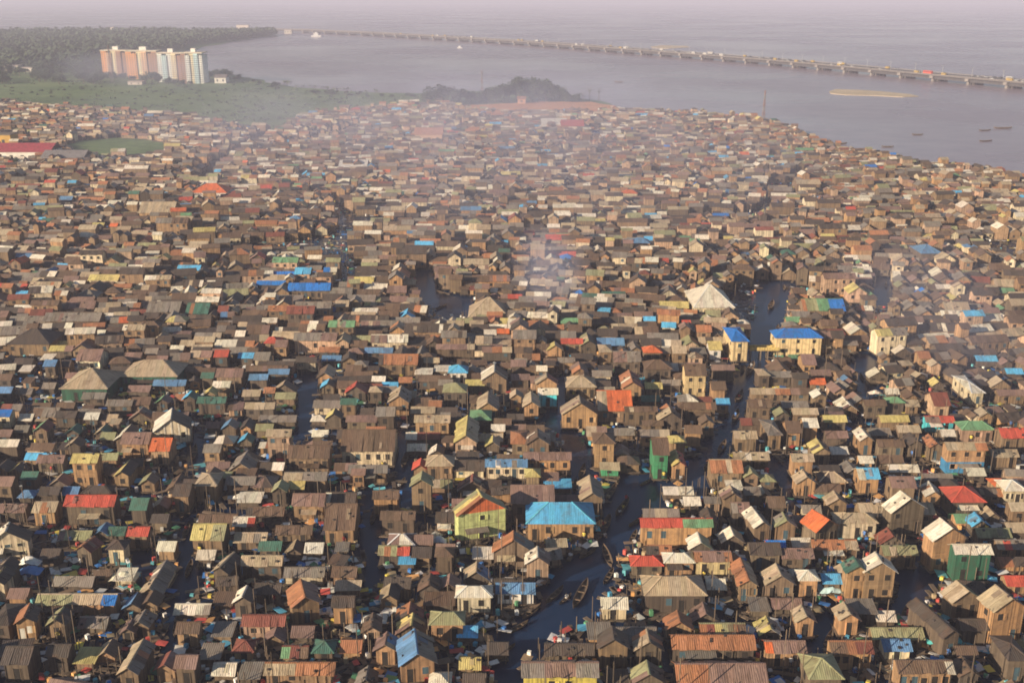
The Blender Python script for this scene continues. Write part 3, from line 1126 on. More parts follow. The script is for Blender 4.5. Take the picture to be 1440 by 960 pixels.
# ------------------------------------------------------------------ names for what one sees
RW = dict(g='grey tin', d='dark', b='brown', t='tan', w='cream-white', k='khaki', r='maroon', o='rust-orange', R='red', p='mauve-brown',
          y='yellow ochre', u='dusty blue', U='bright blue', c='turquoise', n='green', O='bright orange', x='dark teal', l='pale grey')
WW = dict(W='brown plank walls', D='dark walls', O='orange-brown walls', C='cream walls', Y='yellow walls', G='green walls', P='pinkish walls', c='cyan walls', q='blue walls', w='white walls', x='dark green walls', y='yellow front')
def look(S):
    L = ''.join(dict.fromkeys(S['lc']+('' if S['form'] != 'G' else S['rc'])))
    a = RW[L[0]] if len(L) == 1 else RW[L[0]].replace(' tin', '')+'-and-'+RW[L[1]].replace(' tin', '')
    f = dict(R='side-on house', G='gable-fronted house', H='hip-roofed house', F='lean-to shed')[S['form']]
    return a+' roofed '+f if S['form'] != 'H' else a+' '+f
for S in ALL:
    S['look'] = look(S)
vis = [S for S in ALL if S['area'] > 60 and S['box'][2] > 0 and S['box'][0] < 1440 and S['box'][1] < 960]
def ctr(S): b = S['box']; return ((max(0, b[0])+min(1440, b[2]))/2, (b[1]+min(960, b[3]))/2)
marks = [S for S in vis if S['mark']]
# individuals: 300 houses that show largest and the largest sheds
hs_ = sorted([S for S in vis if S['form'] != 'F'], key=lambda S: (not S['mark'], -S['area']))
sh_ = sorted([S for S in vis if S['form'] == 'F' and S['area'] > 150], key=lambda S: -S['area'])
IND = hs_[:300]+sh_[:110]
for S in IND: S['ind'] = True
bylook = {}
for S in vis: bylook.setdefault(S['look'], []).append(S)
DIRS = [('left of', lambda dx, dy: dx < 0 and abs(dx) > abs(dy)), ('right of', lambda dx, dy: dx > 0 and abs(dx) >= abs(dy)),
        ('behind', lambda dx, dy: dy < 0 and abs(dy) >= abs(dx)), ('in front of', lambda dx, dy: dy > 0 and abs(dy) > abs(dx))]
used = set()
ORD = ['nearest', 'second nearest', 'third nearest', 'fourth nearest', 'fifth nearest', 'sixth nearest', 'seventh nearest', 'eighth nearest', 'ninth nearest']
for S in IND:
    if S['mark']:
        S['label'] = S['mark'][4:]
        if len(S['label'].split()) < 5: S['label'] += ' with '+WW[S['wall']]
        used.add(S['label']); continue
for S in IND:
    if S['mark']: continue
    cand = []
    cs = ctr(S)
    for Lm in marks:
        cl = ctr(Lm); dx, dy = cs[0]-cl[0], (cs[1]-cl[1])*1.3
        dn, df = next(q for q in DIRS if q[1](dx, dy)) if (dx or dy) else DIRS[0]
        my = math.hypot(dx, dy); rank = 0
        for O in bylook[S['look']]:
            if O is S: continue
            co = ctr(O); ox, oy = co[0]-cl[0], (co[1]-cl[1])*1.3
            if df(ox, oy) and math.hypot(ox, oy) <= my: rank += 1
        if rank < 9: cand.append((my*(1+rank*.9), rank, dn, Lm))
    cand.sort(key=lambda c: c[0])
    S['label'] = None
    for c in cand:
        lm = c[3]['mark']
        lab = f"{S['look']}, {ORD[c[1]]} such {c[2]} {lm}"
        n = len(lab.split())
        if n > 16:
            lab = f"{S['look']} {ORD[c[1]]} {c[2]} {lm}"; n = len(lab.split())
        if n <= 16 and lab not in used:
            S['label'] = lab; used.add(lab); break
    if not S['label']:
        best = []
        for Lm in marks:
            cl = ctr(Lm); my = math.hypot(cs[0]-cl[0], cs[1]-cl[1])
            rank = sum(1 for O in bylook[S['look']] if O is not S and O['wall'] == S['wall'] and math.hypot(ctr(O)[0]-cl[0], ctr(O)[1]-cl[1]) <= my)
            if rank < 9: best.append((my*(1+rank), rank, Lm))
        for _, rank, Lm in sorted(best, key=lambda c: c[0]):
            lab = f"{S['look']}, {WW[S['wall']]}, {ORD[rank]} {Lm['mark']}"
            if len(lab.split()) <= 16 and lab not in used: S['label'] = lab; used.add(lab); break
        if not S['label']: S['ind'] = False

# ------------------------------------------------------------------ build houses
KMAT = dict(wall='wood', roof='tin', platform='wood', stilt_frame='wood', window='wood', door='wood', porch_roof='tin')
_b = Buf(); _b.box(-.08, -.08, -.6, .08, .08, .55, (.08,.06,.045)); STILT = _b.mesh('stilt', 'wood')
far_b = {k: Buf() for k in ('roof', 'wood')}
hr = random.Random(5)
for S in ALL:
    if not S.get('ind'):
        lod = 1 if (S['y'] < 330) else 2
        P = house_geom(S, hr, lod)
        for k, bl in P.items():
            for b in bl:
                if b.f: (far_b['roof'] if KMAT[k] == 'tin' else far_b['wood']).add(b, (S['x'], S['y'], 0), S['rz'])
        continue
    if S['form'] != 'F' and hr.random() < .3 and S['w'] > 4: S['porch'] = True
    P = house_geom(S, hr, 0)
    shed = S['form'] == 'F'
    nm = 'lean_to_shed' if shed else 'stilt_house'
    root = thing(nm, S['label'], 'shed' if shed else 'house', (S['x'], S['y'], 0), S['rz'], 'lean-to sheds between the houses' if shed else 'stilt houses of the waterside settlement')
    for xy in P.pop('posts', ()): link('stilt', STILT, root, (xy[0], xy[1], 0))
    for k, bl in P.items():
        for b in bl:
            if b.f: link(k, b.mesh(k, KMAT[k]), root)
fo = thing('distant_houses', 'the packed mass of small roofs of the settlement stretching away to the lagoon', 'houses')
fo['kind'] = 'stuff'
for k, b in far_b.items():
    link('wall' if k == 'wood' else 'roof', b.mesh('distant_'+k, 'tin' if k == 'roof' else 'wood'), fo)['kind'] = 'stuff'
print('polys far', sum(len(b.f) for b in far_b.values()))

# ------------------------------------------------------------------ clutter between houses
cl = Buf()
cr = random.Random(21)
CC = [(.75,.72,.66), (.75,.72,.66), (.78,.75,.7), (.8,.78,.72), (.1,.4,.6), (.05,.2,.55), (.6,.1,.08), (.7,.55,.1), (.15,.5,.55), (.3,.2,.12), (.2,.14,.09), (.45,.35,.2), (.75,.4,.15), (.1,.3,.15)]
def clut(x, y, near):
    k = cr.random(); c = jit(CC[int(cr.random()*len(CC))], .2, cr) if k < .5 else jit((.15,.11,.075), .35, cr)
    b = Buf()
    if k < .25:  b.box(-.25, -.25, .5, .25, .25, .5+cr.uniform(.3, .9), c)
    elif k < .5:  # cloth or sheet lying on boards
        a, d_ = cr.uniform(.4, 1.1), cr.uniform(.3, .8); b.prism([(-a,-d_,.85), (a,-d_,.8), (a,d_,1.0), (-a,d_,.95)], .04, c)
    elif k < .8:  # boards and walkway pieces
        a = cr.uniform(.8, 2.4); b.box(-a, -.35, .5, a, .35, .62, c)
    else:  # post
        b.box(-.05, -.05, -.4, .05, .05, cr.uniform(1.5, 3.8) if cr.random() < .85 else cr.uniform(5, 8), c)
    cl.add(b, (x, y, 0), cr.uniform(0, 3.14))
n = 0
for k in range(42000):
    Yq = 80+560*cr.random()**1.6; z_ = dep(0, Yq); uq = cr.uniform(-60, 1500); Xq = (uq-CX)/FPX*z_
    u, v = px(Xq, Yq, 0)
    if v < edge_v(u)+4 or in_canal(u, v, 5) or in_field(u, v): continue
    pts = rect_pts(Xq, Yq, .9, .9, 0)
    if occupied(pts): continue
    clut(Xq, Yq, True); n += 1
print('clutter', n)
o = link('walkway_clutter', cl.mesh('walkway_clutter', 'cloth')); tag(o, 'boards, basins, posts and washing scattered on walkways between the houses', 'clutter'); o['kind'] = 'stuff'

# ------------------------------------------------------------------ water and land
def sheet(name, pts, z, mat, sub=None):
    b = Buf(); b.poly([(p[0], p[1], z) for p in pts], (.5,.5,.5)); o = link(name, b.mesh(name, mat)); o['kind'] = 'structure'; return o
sheet('lagoon_water', [(-9000,-350),(9000,-350),(9000,13000),(-9000,13000)], 0, 'water')
def P2(l, z=0): return [tuple(at(u, v)[:2]) for u, v in l]
def wiggly(pts, amp, step, seed):
    out = []; q = random.Random(seed)
    for a, b in zip(pts, pts[1:]+pts[:1]):
        L = math.hypot(b[0]-a[0], b[1]-a[1]); n = max(1, int(L/step))
        for i in range(n):
            t = i/n; k = 0 if i == 0 else q.uniform(-amp, amp)
            out.append((a[0]+(b[0]-a[0])*t-(b[1]-a[1])/L*k, a[1]+(b[1]-a[1])*t+(b[0]-a[0])/L*k))
    return out
def land(name, l, z, mat, amp=6, step=25, seed=1, slab=.5):
    pts = wiggly(P2(l), amp, step, seed)
    b = Buf(); b.prism([(p[0], p[1], z) for p in pts][::1], slab, (.5,.5,.5))
    o = link(name, b.mesh(name, mat)); o['kind'] = 'structure'; return o
cwp = [(-760,-90),(760,-90)]+[tuple(at(u, v+1.5)[:2]) for u, v in reversed(EDGE)]
b = Buf(); b.poly([(p[0], p[1], .03) for p in wiggly([p for p in cwp if abs(p[0]) < 1500], 2, 30, 2)], (.5,.5,.5)); o = link('creek_water', b.mesh('creek_water', 'creek')); o['kind'] = 'structure'
land('marsh', [(-900,150),(-900,100),(-200,85),(20,82),(90,90),(140,100),(190,104),(290,100),(330,106),(400,121),(470,128),(530,131),(590,132),(640,128),(720,132),(800,136),(860,147),(700,152),(640,152),(560,155),(480,164),(420,172),(398,190),(300,176),(140,164),(0,153)], .35, 'marsh', 5, 22, 3)
land('sand_spit', [(650,149),(700,147),(760,144),(830,144),(866,150),(868,158),(850,161),(760,164),(690,163),(655,158)], .6, 'sand', 3, 14, 4, .6)
land('left_shore', [(-900,330),(-900,150),(0,152),(140,162),(300,176),(398,190),(400,200),(330,230),(292,262),(200,275),(60,300)], .28, 'mud', 4, 25, 5, .4)
land('playing_field', [(86,200),(130,194),(185,194),(235,202),(252,214),(215,226),(140,228),(96,218)], .45, 'marsh', 2, 10, 6, .3)
land('far_shore', [(-2600,30),(-300,42),(0,44),(120,44),(250,43),(330,46),(388,48),(372,52),(330,58),(285,66),(255,74),(140,84),(60,80),(-300,92),(-1500,95)], .5, 'marsh', 10, 60, 7)
land('sandbank', [(1166,129),(1175,126),(1210,127),(1240,129),(1280,133),(1292,136),(1270,137),(1230,135),(1190,134),(1168,132)], .3, 'pale_sand', 4, 20, 8, .4)
land('distant_sandbank', [(915,66),(930,64),(965,65),(970,67),(940,69),(918,68)], .3, 'pale_sand', 6, 50, 9, .4)

# ------------------------------------------------------------------ canoes and people
def hull(L, W, r):
    b = Buf(); n = 9; c = jit((.16,.11,.07), .3, r)
    ring = []
    for i in range(n+1):
        t = -1+2*i/n; s_ = (1-abs(t)**2.4)**.8*.96+.04; x = t*L/2; sh = .28*abs(t)**3
        hw = W/2*s_
        ring.append([(x,-hw,.42+sh), (x,-hw*.55,.02+sh*.8), (x,hw*.55,.02+sh*.8), (x,hw,.42+sh), (x,hw*.8,.40+sh), (x,hw*.45,.12+sh*.8), (x,-hw*.45,.12+sh*.8), (x,-hw*.8,.40+sh)])
    for A, B in zip(ring, ring[1:]):
        for k in range(8):
            b.poly([A[k], B[k], B[(k+1)%8], A[(k+1)%8]], jit(c, .08, r) if k < 3 else jit((c[0]*1.2, c[1]*1.2, c[2]*1.2), .1, r))
    b.poly(ring[0], c); b.poly(ring[-1][::-1], c)
    th = []
    for x in (-L*.22, L*.05, L*.27):
        q = Buf(); q.box(x-.09, -W*.36, .34, x+.09, W*.36, .39, jit((.3,.2,.12), .2, r)); th.append(q)
    return b, th
bo = random.Random(3)
protos = []
for (L, W) in ((5.2,.95), (6.5,1.1), (4.2,.8)):
    h, th = hull(L, W, bo); protos.append((h.mesh('hull', 'wood'), [q.mesh('thwart', 'wood') for q in th]))
def canoe(x, y, rz, k, label, group=None, sc=1.0):
    o = thing('canoe', label, 'canoe', (x, y, 0), rz, group); o.scale = (sc,)*3
    link('hull', protos[k][0], o)
    for q in protos[k][1]: link('thwart', q, o)
    return o
def skin_person(name, verts, edges, shirt, seat=False):
    me = bpy.data.meshes.new(name); me.from_pydata([v[:3] for v in verts], edges, [])
    ob = bpy.data.objects.new(name, me); COL.objects.link(ob)
    ob.modifiers.new('s', 'SKIN'); sv = me.skin_vertices[0].data
    for i, v in enumerate(verts): sv[i].radius = (v[3], v[3]*(.8 if i in (0,1,2) else 1)); sv[i].use_root = i == 0
    ob.modifiers.new('sub', 'SUBSURF').levels = 1
    dg = bpy.context.evaluated_depsgraph_get(); m2 = bpy.data.meshes.new_from_object(ob.evaluated_get(dg))
    bpy.data.objects.remove(ob)
    a = m2.attributes.new('Col', 'FLOAT_COLOR', 'FACE')
    top = max(v.co.z for v in m2.vertices); hip = verts[0][2]
    cols = []
    for p in m2.polygons:
        c = p.center
        if c.z > top-.27: col = (.05,.03,.02) if c.z < top-.09 else (.012,.01,.01)
        elif c.z > hip-.05 and abs(c.x) < .26 and c.y > -.3: col = shirt
        elif c.z > hip-.05: col = (.06,.035,.025)
        elif c.z > hip-.42: col = (.04,.05,.09)
        else: col = (.06,.035,.025)
        cols.extend((*col, 1))
    a.data.foreach_set('color', cols); m2.materials.append(M['skin'])
    for p in m2.polygons: p.use_smooth = True
    return m2
def person_verts(pose):
    if pose == 'stand':
        V = [(0,0,.92,.15),(0,0,1.15,.14),(0,0,1.4,.17),(0,0,1.52,.06),(0,0,1.64,.10),(0,0,1.72,.085),
             (-.21,0,1.4,.065),(-.27,-.08,1.15,.05),(-.2,-.3,1.05,.04),(.21,0,1.4,.065),(.28,-.02,1.14,.05),(.22,-.25,1.02,.04),
             (-.1,0,.86,.1),(-.11,-.02,.48,.07),(-.12,0,.08,.05),(-.12,-.12,.04,.045),(.1,0,.86,.1),(.12,-.02,.48,.07),(.12,.03,.08,.05),(.12,-.1,.04,.045)]
    else:
        V = [(0,0,.15,.16),(0,-.02,.38,.15),(0,-.05,.62,.17),(0,-.06,.74,.06),(0,-.08,.86,.10),(0,-.08,.94,.085),
             (-.21,-.05,.62,.065),(-.28,-.18,.4,.05),(-.2,-.4,.36,.04),(.21,-.05,.62,.065),(.28,-.16,.4,.05),(.2,-.38,.42,.04),
             (-.1,-.05,.14,.1),(-.13,-.45,.3,.075),(-.12,-.62,.03,.05),(-.12,-.74,.02,.045),(.1,-.05,.14,.1),(.13,-.45,.3,.075),(.12,-.6,.03,.05),(.12,-.72,.02,.045)]
    E = [(0,1),(1,2),(2,3),(3,4),(4,5),(2,6),(6,7),(7,8),(2,9),(9,10),(10,11),(0,12),(12,13),(13,14),(14,15),(0,16),(16,17),(17,18),(18,19)]
    return V, E
PM = {}
for pose in ('stand', 'sit'):
    for nm_, c in (('white', (.7,.7,.68)), ('red', (.5,.05,.04)), ('yellow', (.7,.55,.1)), ('blue', (.08,.2,.5))):
        V, E = person_verts(pose); PM[pose, nm_] = skin_person('person_body', V, E, c)
def person(x, y, z, rz, pose, col, label, group=None):
    o = link('person', PM[pose, col], None, (x, y, z), rz); tag(o, label, 'person', group); return o
def dirz(u0, v0, u1, v1):
    a, b = at(u0, v0), at(u1, v1); return math.atan2(b.y-a.y, b.x-a.x), (a+b)/2, (b-a).length
BO = [ # end pixels, proto, label
 (686,876,760,856,1,'long open dugout canoe lying below the blue-canopied white stall',1),
 (806,858,826,818,1,'broad open boat moored end-on in the central channel',1),
 (788,850,802,838,2,'small pale canoe beside the broad moored boat',1),
 (838,765,858,728,1,'long curved canoe hugging the right side of the turquoise-roofed hall',1),
 (866,728,884,704,0,'canoe carrying three people across the open water near the turquoise-roofed hall',1),
 (852,706,866,684,0,'canoe moored beside the tan gabled house above the turquoise hall',1),
 (860,800,848,770,0,'dark canoe left of the small red hip roof',1),
 (700,922,724,908,2,'small canoe in the lower channel, left of the dark gabled houses',1),
 (768,850,792,828,2,'canoe nosing out from under the dark platform right of the blue-canopied stall',1),
 (552,692,570,676,2,'small canoe with a seated person in white, left of the narrow olive house',1),
 (1034,568,1044,552,0,'canoe with red cargo halfway down the long straight canal',1),
 (1030,596,1038,580,2,'canoe with a lone paddler on the long straight canal',1),
 (1050,530,1060,512,0,'canoe just below the footbridge between the two blue roofs',1),
 (1010,640,1020,622,0,'canoe near the red-edged shacks where the long canal widens',1),
 (990,664,1002,648,2,'short canoe at the foot of the long straight canal',1),
 (1060,664,1046,690,2,'canoe tucked beside the little khaki gable by the side canal',1),
 (1110,900,1150,897,0,'canoe lying across the narrow channel right of the tan gabled house',1),
 (1208,850,1262,842,1,'long canoe under the twin tall gabled houses',1),
 (1160,852,1148,838,2,'canoe in front of the white-tarped house above the narrow channel',1),
 (1268,880,1280,850,0,'canoe in the wide channel left of the dark diagonal roof',1),
 (1304,842,1322,838,2,'pale canoe by the tan gabled house on the right',1),
 (1030,862,1068,858,1,'long canoe in front of the house with two rows of windows',1),
 (1010,856,1030,848,2,'short canoe under the small white awning',1),
 (258,760,266,738,0,'canoe in the left canal beside the ochre and khaki roof',1),
 (262,815,270,790,0,'canoe lower down the left canal',1),
 (270,650,276,630,2,'canoe in the narrow left channel by the striped gable',1),
 (566,660,572,640,0,'canoe right of the long cream-walled house',1),
 (522,740,528,718,0,'canoe in the dark slot right of the tall brown house',1),
 (815,676,822,656,0,'canoe beneath the hip-roofed brown house by the canal',1),
 (884,742,902,730,2,'empty canoe by the red and green row house',1),
 (880,668,925,664,1,'long canoe along the platform of the green-fronted house',1),
 (900,684,915,676,2,'short canoe below the green-fronted house',1),
 (1080,440,1088,424,0,'canoe far up the canal behind the blue roofs',1),
 (612,436,628,430,0,'canoe on the pond left of the beige tent roof',1),
]
for (u0,v0,u1,v1,k,lab,_) in BO:
    a, c, L = dirz(u0, v0, u1, v1)
    base = (5.2, 6.5, 4.2)[k]; sc_ = max(.8, min(1.7, L/base))
    canoe(c.x, c.y, a, k, lab, 'canoes on the canals', sc_)
for k, (u, v, col) in enumerate(((880,708,'red'), (876,716,'yellow'), (871,723,'white'))):
    p = at(u, v); person(p.x, p.y, .2, R(20), 'sit' if k else 'stand', col, ['standing person in red at the far end of the three-person canoe', 'seated person in yellow in the middle of the three-person canoe', 'seated person in white at the near end of the three-person canoe'][k], 'people in canoes')
for (u, v, pose, col, z, lab) in ((561,686,'sit','white',.2,'person in white seated in the small canoe left of the narrow olive house'),
    (1034,590,'stand','blue',.2,'lone paddler in blue standing in a canoe on the straight canal'), (1039,560,'sit','red',.2,'person in red seated in the canoe halfway down the straight canal'),
    (1016,632,'sit','blue',.2,'person in blue in the canoe where the long canal widens'), (850,756,'sit','white',.25,'person in white at the near end of the long curved canoe'),
    (848,746,'stand','red',.25,'person in red standing in the long curved canoe'), (712,916,'sit','yellow',.2,'person in yellow in the small canoe in the lower channel'),
    (796,842,'sit','white',.2,'person in white in the small pale canoe beside the broad boat'), (1056,520,'stand','white',.2,'person in white standing in the canoe below the footbridge'),
    (262,746,'sit','red',.2,'person in red in the canoe beside the ochre and khaki roof')):
    p = at(u, v); person(p.x, p.y, z, bo.uniform(-1, 1), pose, col, lab, 'people in canoes')

# ------------------------------------------------------------------ awnings, tarpaulins, barrels
def tarp(u, v, w, d, h, col, label, rz=0):
    b = Buf(); p = at(u, v); n = 7
    for i in range(n):
        for j in range(4):
            f = lambda i, j: (-w/2+w*i/n, -d/2+d*j/4, h*(.55+.45*math.sin(math.pi*i/n)*math.sin(math.pi*(j+.5)/5))+mnoise.noise(Vector((i*1.3+u, j*1.7, v)))*.25)
            b.poly([f(i,j), f(i+1,j), f(i+1,j+1), f(i,j+1)], jit(col, .08))
    for x, y in ((-w/2,-d/2),(w/2,-d/2),(w/2,d/2),(-w/2,d/2)): b.box(x-.06,y-.06,-.3,x+.06,y+.06,h*.6,(.1,.08,.06))
    o = link('tarpaulin', b.mesh('tarpaulin', 'cloth'), None, (p.x, p.y, .2), rz); tag(o, label, 'tarpaulin', 'tarpaulins slung between the houses')
for a in ((1325,912,5,2.2,2.2,(.1,.5,.5),'turquoise tarpaulin draped at the end of the long dark roof'),
          (176,822,4.2,2.6,2.0,(.7,.66,.5),'cream tarpaulin heap left of the narrow channel at lower left'),
          (44,815,3.6,2.2,2.2,(.12,.28,.6),'blue tarpaulin at lower left under a white sheet'),
          (44,808,3.4,1.6,3.2,(.78,.76,.7),'white sheet heaped over the blue tarpaulin at lower left'),
          (527,880,3.6,2.2,1.6,(.75,.74,.66),'pale tarpaulin heap left of the orange and maroon gable'),
          (1166,838,3.6,2.6,1.8,(.5,.68,.68),'pale aqua curved tarpaulin left of the tall dark-green gabled house'),
          (345,708,4.0,1.8,2.0,(.75,.7,.6),'cream tarpaulin beneath the pair of light grey roofs'),
          (442,792,3.6,1.4,1.4,(.78,.76,.74),'white torn tarpaulin right of the left canal houses'),
          (618,772,2.4,1.6,2.2,(.78,.78,.78),'white tarpaulin below the big yellow-green gabled house'),
          (1000,820,2,1.4,1.2,(.7,.7,.66),'little white tarpaulin beside the small white awning'),
          (918,800,2.6,1.6,1.8,(.62,.6,.55),'grey-white tarpaulin under the small red hip roof'),
          (1190,668,2.4,1.6,1.8,(.65,.3,.25),'red and white washing in the yard right of the side canal'),
          (1230,560,3,1.6,1.8,(.7,.6,.5),'cream tarpaulin behind the small white-roofed shack on the right'),
          (860,912,2.4,2.2,2.8,(.5,.47,.44),'grey sheet hung on the gable of the dark house at the bottom')):
    tarp(*a)
bb = Buf()
for i in range(12):
    a0, a1 = i*math.pi/6, (i+1)*math.pi/6; x0, y0, x1, y1 = .3*math.cos(a0), .3*math.sin(a0), .3*math.cos(a1), .3*math.sin(a1)
    for z0, z1, k0, k1 in ((0,.1,.9,1),(.1,.45,1,1),(.45,.8,1,1),(.8,.9,1,.88)): bb.poly([(x0*k0,y0*k0,z0),(x1*k0,y1*k0,z0),(x1*k1,y1*k1,z1),(x0*k1,y0*k1,z1)], (.05,.18,.5))
    bb.poly([(0,0,.9),(x0*.88,y0*.88,.9),(x1*.88,y1*.88,.9)], (.05,.18,.5))
bm = bb.mesh('barrel', 'cloth')
for u, v, lab in ((800,770,'blue barrel on the front deck of the turquoise hall'), (776,772,'blue barrel at the left of the turquoise hall deck'), (1062,898,'blue barrel beside the yellow and grey gable at bottom right')):
    p = at(u, v, .7); o = link('water_barrel', bm, None, (p.x, p.y, .7)); tag(o, lab, 'barrel', 'blue barrels')
# deck in front of the turquoise hall
H0 = next(S for S in ALL if S['mark'] and 'turquoise' in S['mark'] and S['form'] == 'H')
b = Buf(); dk = random.Random(2)
for i in range(16): b.box(-4+i*.5, -1.8-dk.uniform(0,.5), .5, -3.52+i*.5, 1.4, .62+dk.uniform(0,.02), jit((.2,.14,.09), .3, dk))
for i in range(9):
    x = -4+i; b.box(x-.07, -1.7, -.5, x+.07, -1.55, .5, (.08,.06,.04))
o = link('landing_stage', b.mesh('landing_stage', 'wood'), None, (H0['x'], H0['y']-H0['d']/2-2.1, 0)); tag(o, 'plank landing stage in front of the turquoise hip-roofed hall', 'landing stage')
for k, (dx, dy, col) in enumerate(((-2.6,-.4,'yellow'), (-1.2,.3,'white'), (.3,-.6,'red'), (1.4,.2,'yellow'), (2.6,-.5,'blue'))):
    person(H0['x']+dx, H0['y']-H0['d']/2-2.1+dy, .66, dk.uniform(-2, 2), 'stand', col, ['person in yellow at the left end of the landing stage by the turquoise hall','person in white standing on the landing stage by the turquoise hall','person in red standing on the landing stage by the turquoise hall','person in yellow right of centre on the turquoise hall landing stage','person in blue at the right end of the turquoise hall landing stage'][k], 'people on the landing stage')

pq = random.Random(31)
big_h = [S for S in IND if S['form'] != 'F' and S['area'] > 900 and 0 < S['box'][0] and S['box'][2] < 1440 and S['box'][3] < 955]
pq.shuffle(big_h)
for S in big_h[:56]:
    c_ = pq.choice(('white', 'red', 'yellow', 'blue')); p_ = pq.choice(('stand', 'stand', 'sit'))
    person(S['x']+pq.uniform(-.4, .4)*S['w'], S['y']-S['d']/2-.28, S.get('base', .7)+(.0 if p_ == 'stand' else .05), pq.uniform(-1.2, 1.2), p_, c_,
           ('person in '+c_+' standing at the edge of a house platform') if p_ == 'stand' else ('person in '+c_+' sitting on the edge of a house platform'), 'people on the house platforms')
for pl in CANALS:
    for a, b_ in zip(pl, pl[1:]):
        if pq.random() < .3: continue
        t = pq.random(); uc, vc, wd = a[0]+(b_[0]-a[0])*t, a[1]+(b_[1]-a[1])*t, a[2]+(b_[2]-a[2])*t
        if vc > 950 or vc < 400: continue
        sgn = pq.choice((-1, 1)); g_ = at(uc+sgn*wd*.42, vc); rz_, _c, _l = dirz(*a[:2], *b_[:2])
        canoe(g_.x, g_.y, rz_+pq.uniform(-.15, .15), pq.choice((0, 2, 0)), 'plain dark canoe drawn up along a canal bank against the house platforms', 'plain canoes along the canal banks', pq.uniform(.8, 1.1))

# ------------------------------------------------------------------ the footbridge between blue roofs
a, b_ = at(1054, 500), at(1084, 500); b = Buf(); L = b_.x-a.x
b.box(-L/2-1, -1, 2.6, L/2+1, 1, 2.85, (.5,.35,.14))
for s_ in (-1, 1):
    b.box(-L/2-1, s_*1-.05, 2.85, L/2+1, s_*1+.05, 3.5, (.6,.45,.16))
for x in (-L/2-.6, -L/6, L/6, L/2+.6):
    for s_ in (-.8, .8): b.box(x-.12, s_-.12, -.5, x+.12, s_+.12, 2.6, (.2,.15,.1))
o = link('footbridge', b.mesh('footbridge', 'wood'), None, ((a.x+b_.x)/2, a.y-3, 0)); tag(o, 'ochre wooden footbridge over the canal between the two blue roofs', 'footbridge')

# ------------------------------------------------------------------ far away: apartment towers
def tower(u0, u1, vb, vt, depth_m, cols, label, cap=(.7,.6,.45), rz=0):
    p0, p1 = at(u0, vb), at(u1, vb); w = p1.x-p0.x; yc = (p0.y+p1.y)/2; z = dep(0, yc)/FPX
    h = (vb-vt)*z/cp*1.0; root = thing('apartment_tower', label, 'apartment block', ((p0.x+p1.x)/2, yc+depth_m/2, 0), rz, 'row of apartment towers by the lagoon')
    n = len(cols); nf = 14; fh = h/nf
    for i, c in enumerate(cols):
        b = Buf(); x0 = -w/2+w*i/n; x1 = x0+w/n; yo = -.8 if i % 2 else 0.
        hh = h-(1.6 if i % 3 == 1 else 0)
        b.box(x0, -depth_m/2+yo, 0, x1, depth_m/2, hh, c)
        for f in range(nf-1):
            zf = 1.2+f*fh
            for q in range(2):
                xx = x0+(x1-x0)*(q+.5)/2; b.box(xx-.7, -depth_m/2+yo-.06, zf, xx+.7, -depth_m/2+yo+.05, zf+fh*.45, (.06,.06,.07), False)
            if i == 0:
                for q in range(3): 
                    yy = -depth_m/2+depth_m*(q+.5)/3; b.box(x0-.06, yy-.8, zf, x0+.05, yy+.8, zf+fh*.45, (.06,.06,.07), False)
        link('facade', b.mesh('facade', 'paint'), root)
    b = Buf(); b.box(-w/2-.5, -depth_m/2-1.1, h+.02, w/2+.5, depth_m/2+.3, h+.9, cap); b.box(-w*.12, -2, h+.92, w*.1, 3, h+4.4, (.75,.72,.66))
    link('roof', b.mesh('roof', 'concrete'), root)
OR, SA, BR, CR, WH, CY_ = (.78,.36,.13), (.72,.45,.28), (.40,.22,.14), (.80,.68,.44), (.82,.82,.76), (.56,.74,.76)
tower(145.5,180,108,75,20,[OR,SA,CR,BR,BR],'orange and salmon apartment tower at the left end of the row')
tower(180.5,223.5,112,76,18,[OR,OR,CR,SA,BR,BR],'orange and brown apartment tower, second from the left of the row')
tower(224,257,116,79,18,[WH,CY_,WH,CR,BR],'white and pale blue tower with a brown strip, third in the row')
tower(257.5,287,118,79,20,[BR,WH,CR,CY_,WH],'white and aqua apartment tower at the right end of the row')
# other far buildings
def block(name, u0, u1, vb, vt, d, wall, roof, label, cat='building', pitched=True, group=None):
    p0, p1 = at(u0, vb), at(u1, vb); w = max(3, p1.x-p0.x); yc = p0.y; h = max(2.5, (vb-vt)*dep(0, yc)/FPX*.8)
    root = thing(name, label, cat, ((p0.x+p1.x)/2, yc+d/2, .3), 0, group)
    b = Buf(); b.box(-w/2, -d/2, 0, w/2, d/2, h, wall); n = max(1, int(w/5))
    for i in range(n):
        x = -w/2+w*(i+.5)/n; b.box(x-.8, -d/2-.08, h*.35, x+.8, -d/2+.05, h*.7, (.05,.05,.05), False)
    link('wall', b.mesh('wall', 'paint'), root)
    b = Buf()
    if pitched:
        r_ = d*.22; b.prism([(-w/2-.6,-d/2-.6,h+.05),(w/2+.6,-d/2-.6,h+.05),(w/2+.6,0,h+r_),(-w/2-.6,0,h+r_)], .2, roof)
        b.prism([(w/2+.6,d/2+.6,h+.05),(-w/2-.6,d/2+.6,h+.05),(-w/2-.6,0,h+r_),(w/2+.6,0,h+r_)], .2, roof)
    else: b.box(-w/2-.4, -d/2-.4, h+.02, w/2+.4, d/2+.4, h+.6, roof)
    link('roof', b.mesh('roof', 'tin'), root)
block('school_hall', -6, 72, 231, 210, 16, (.72,.68,.6), (.42,.07,.09), 'long white-walled hall with a crimson roof at the left edge')
block('yellow_block', -4, 17, 212, 186, 10, (.55,.33,.07), (.2,.15,.1), 'yellow-fronted block at the left edge behind the crimson-roofed hall', pitched=False)
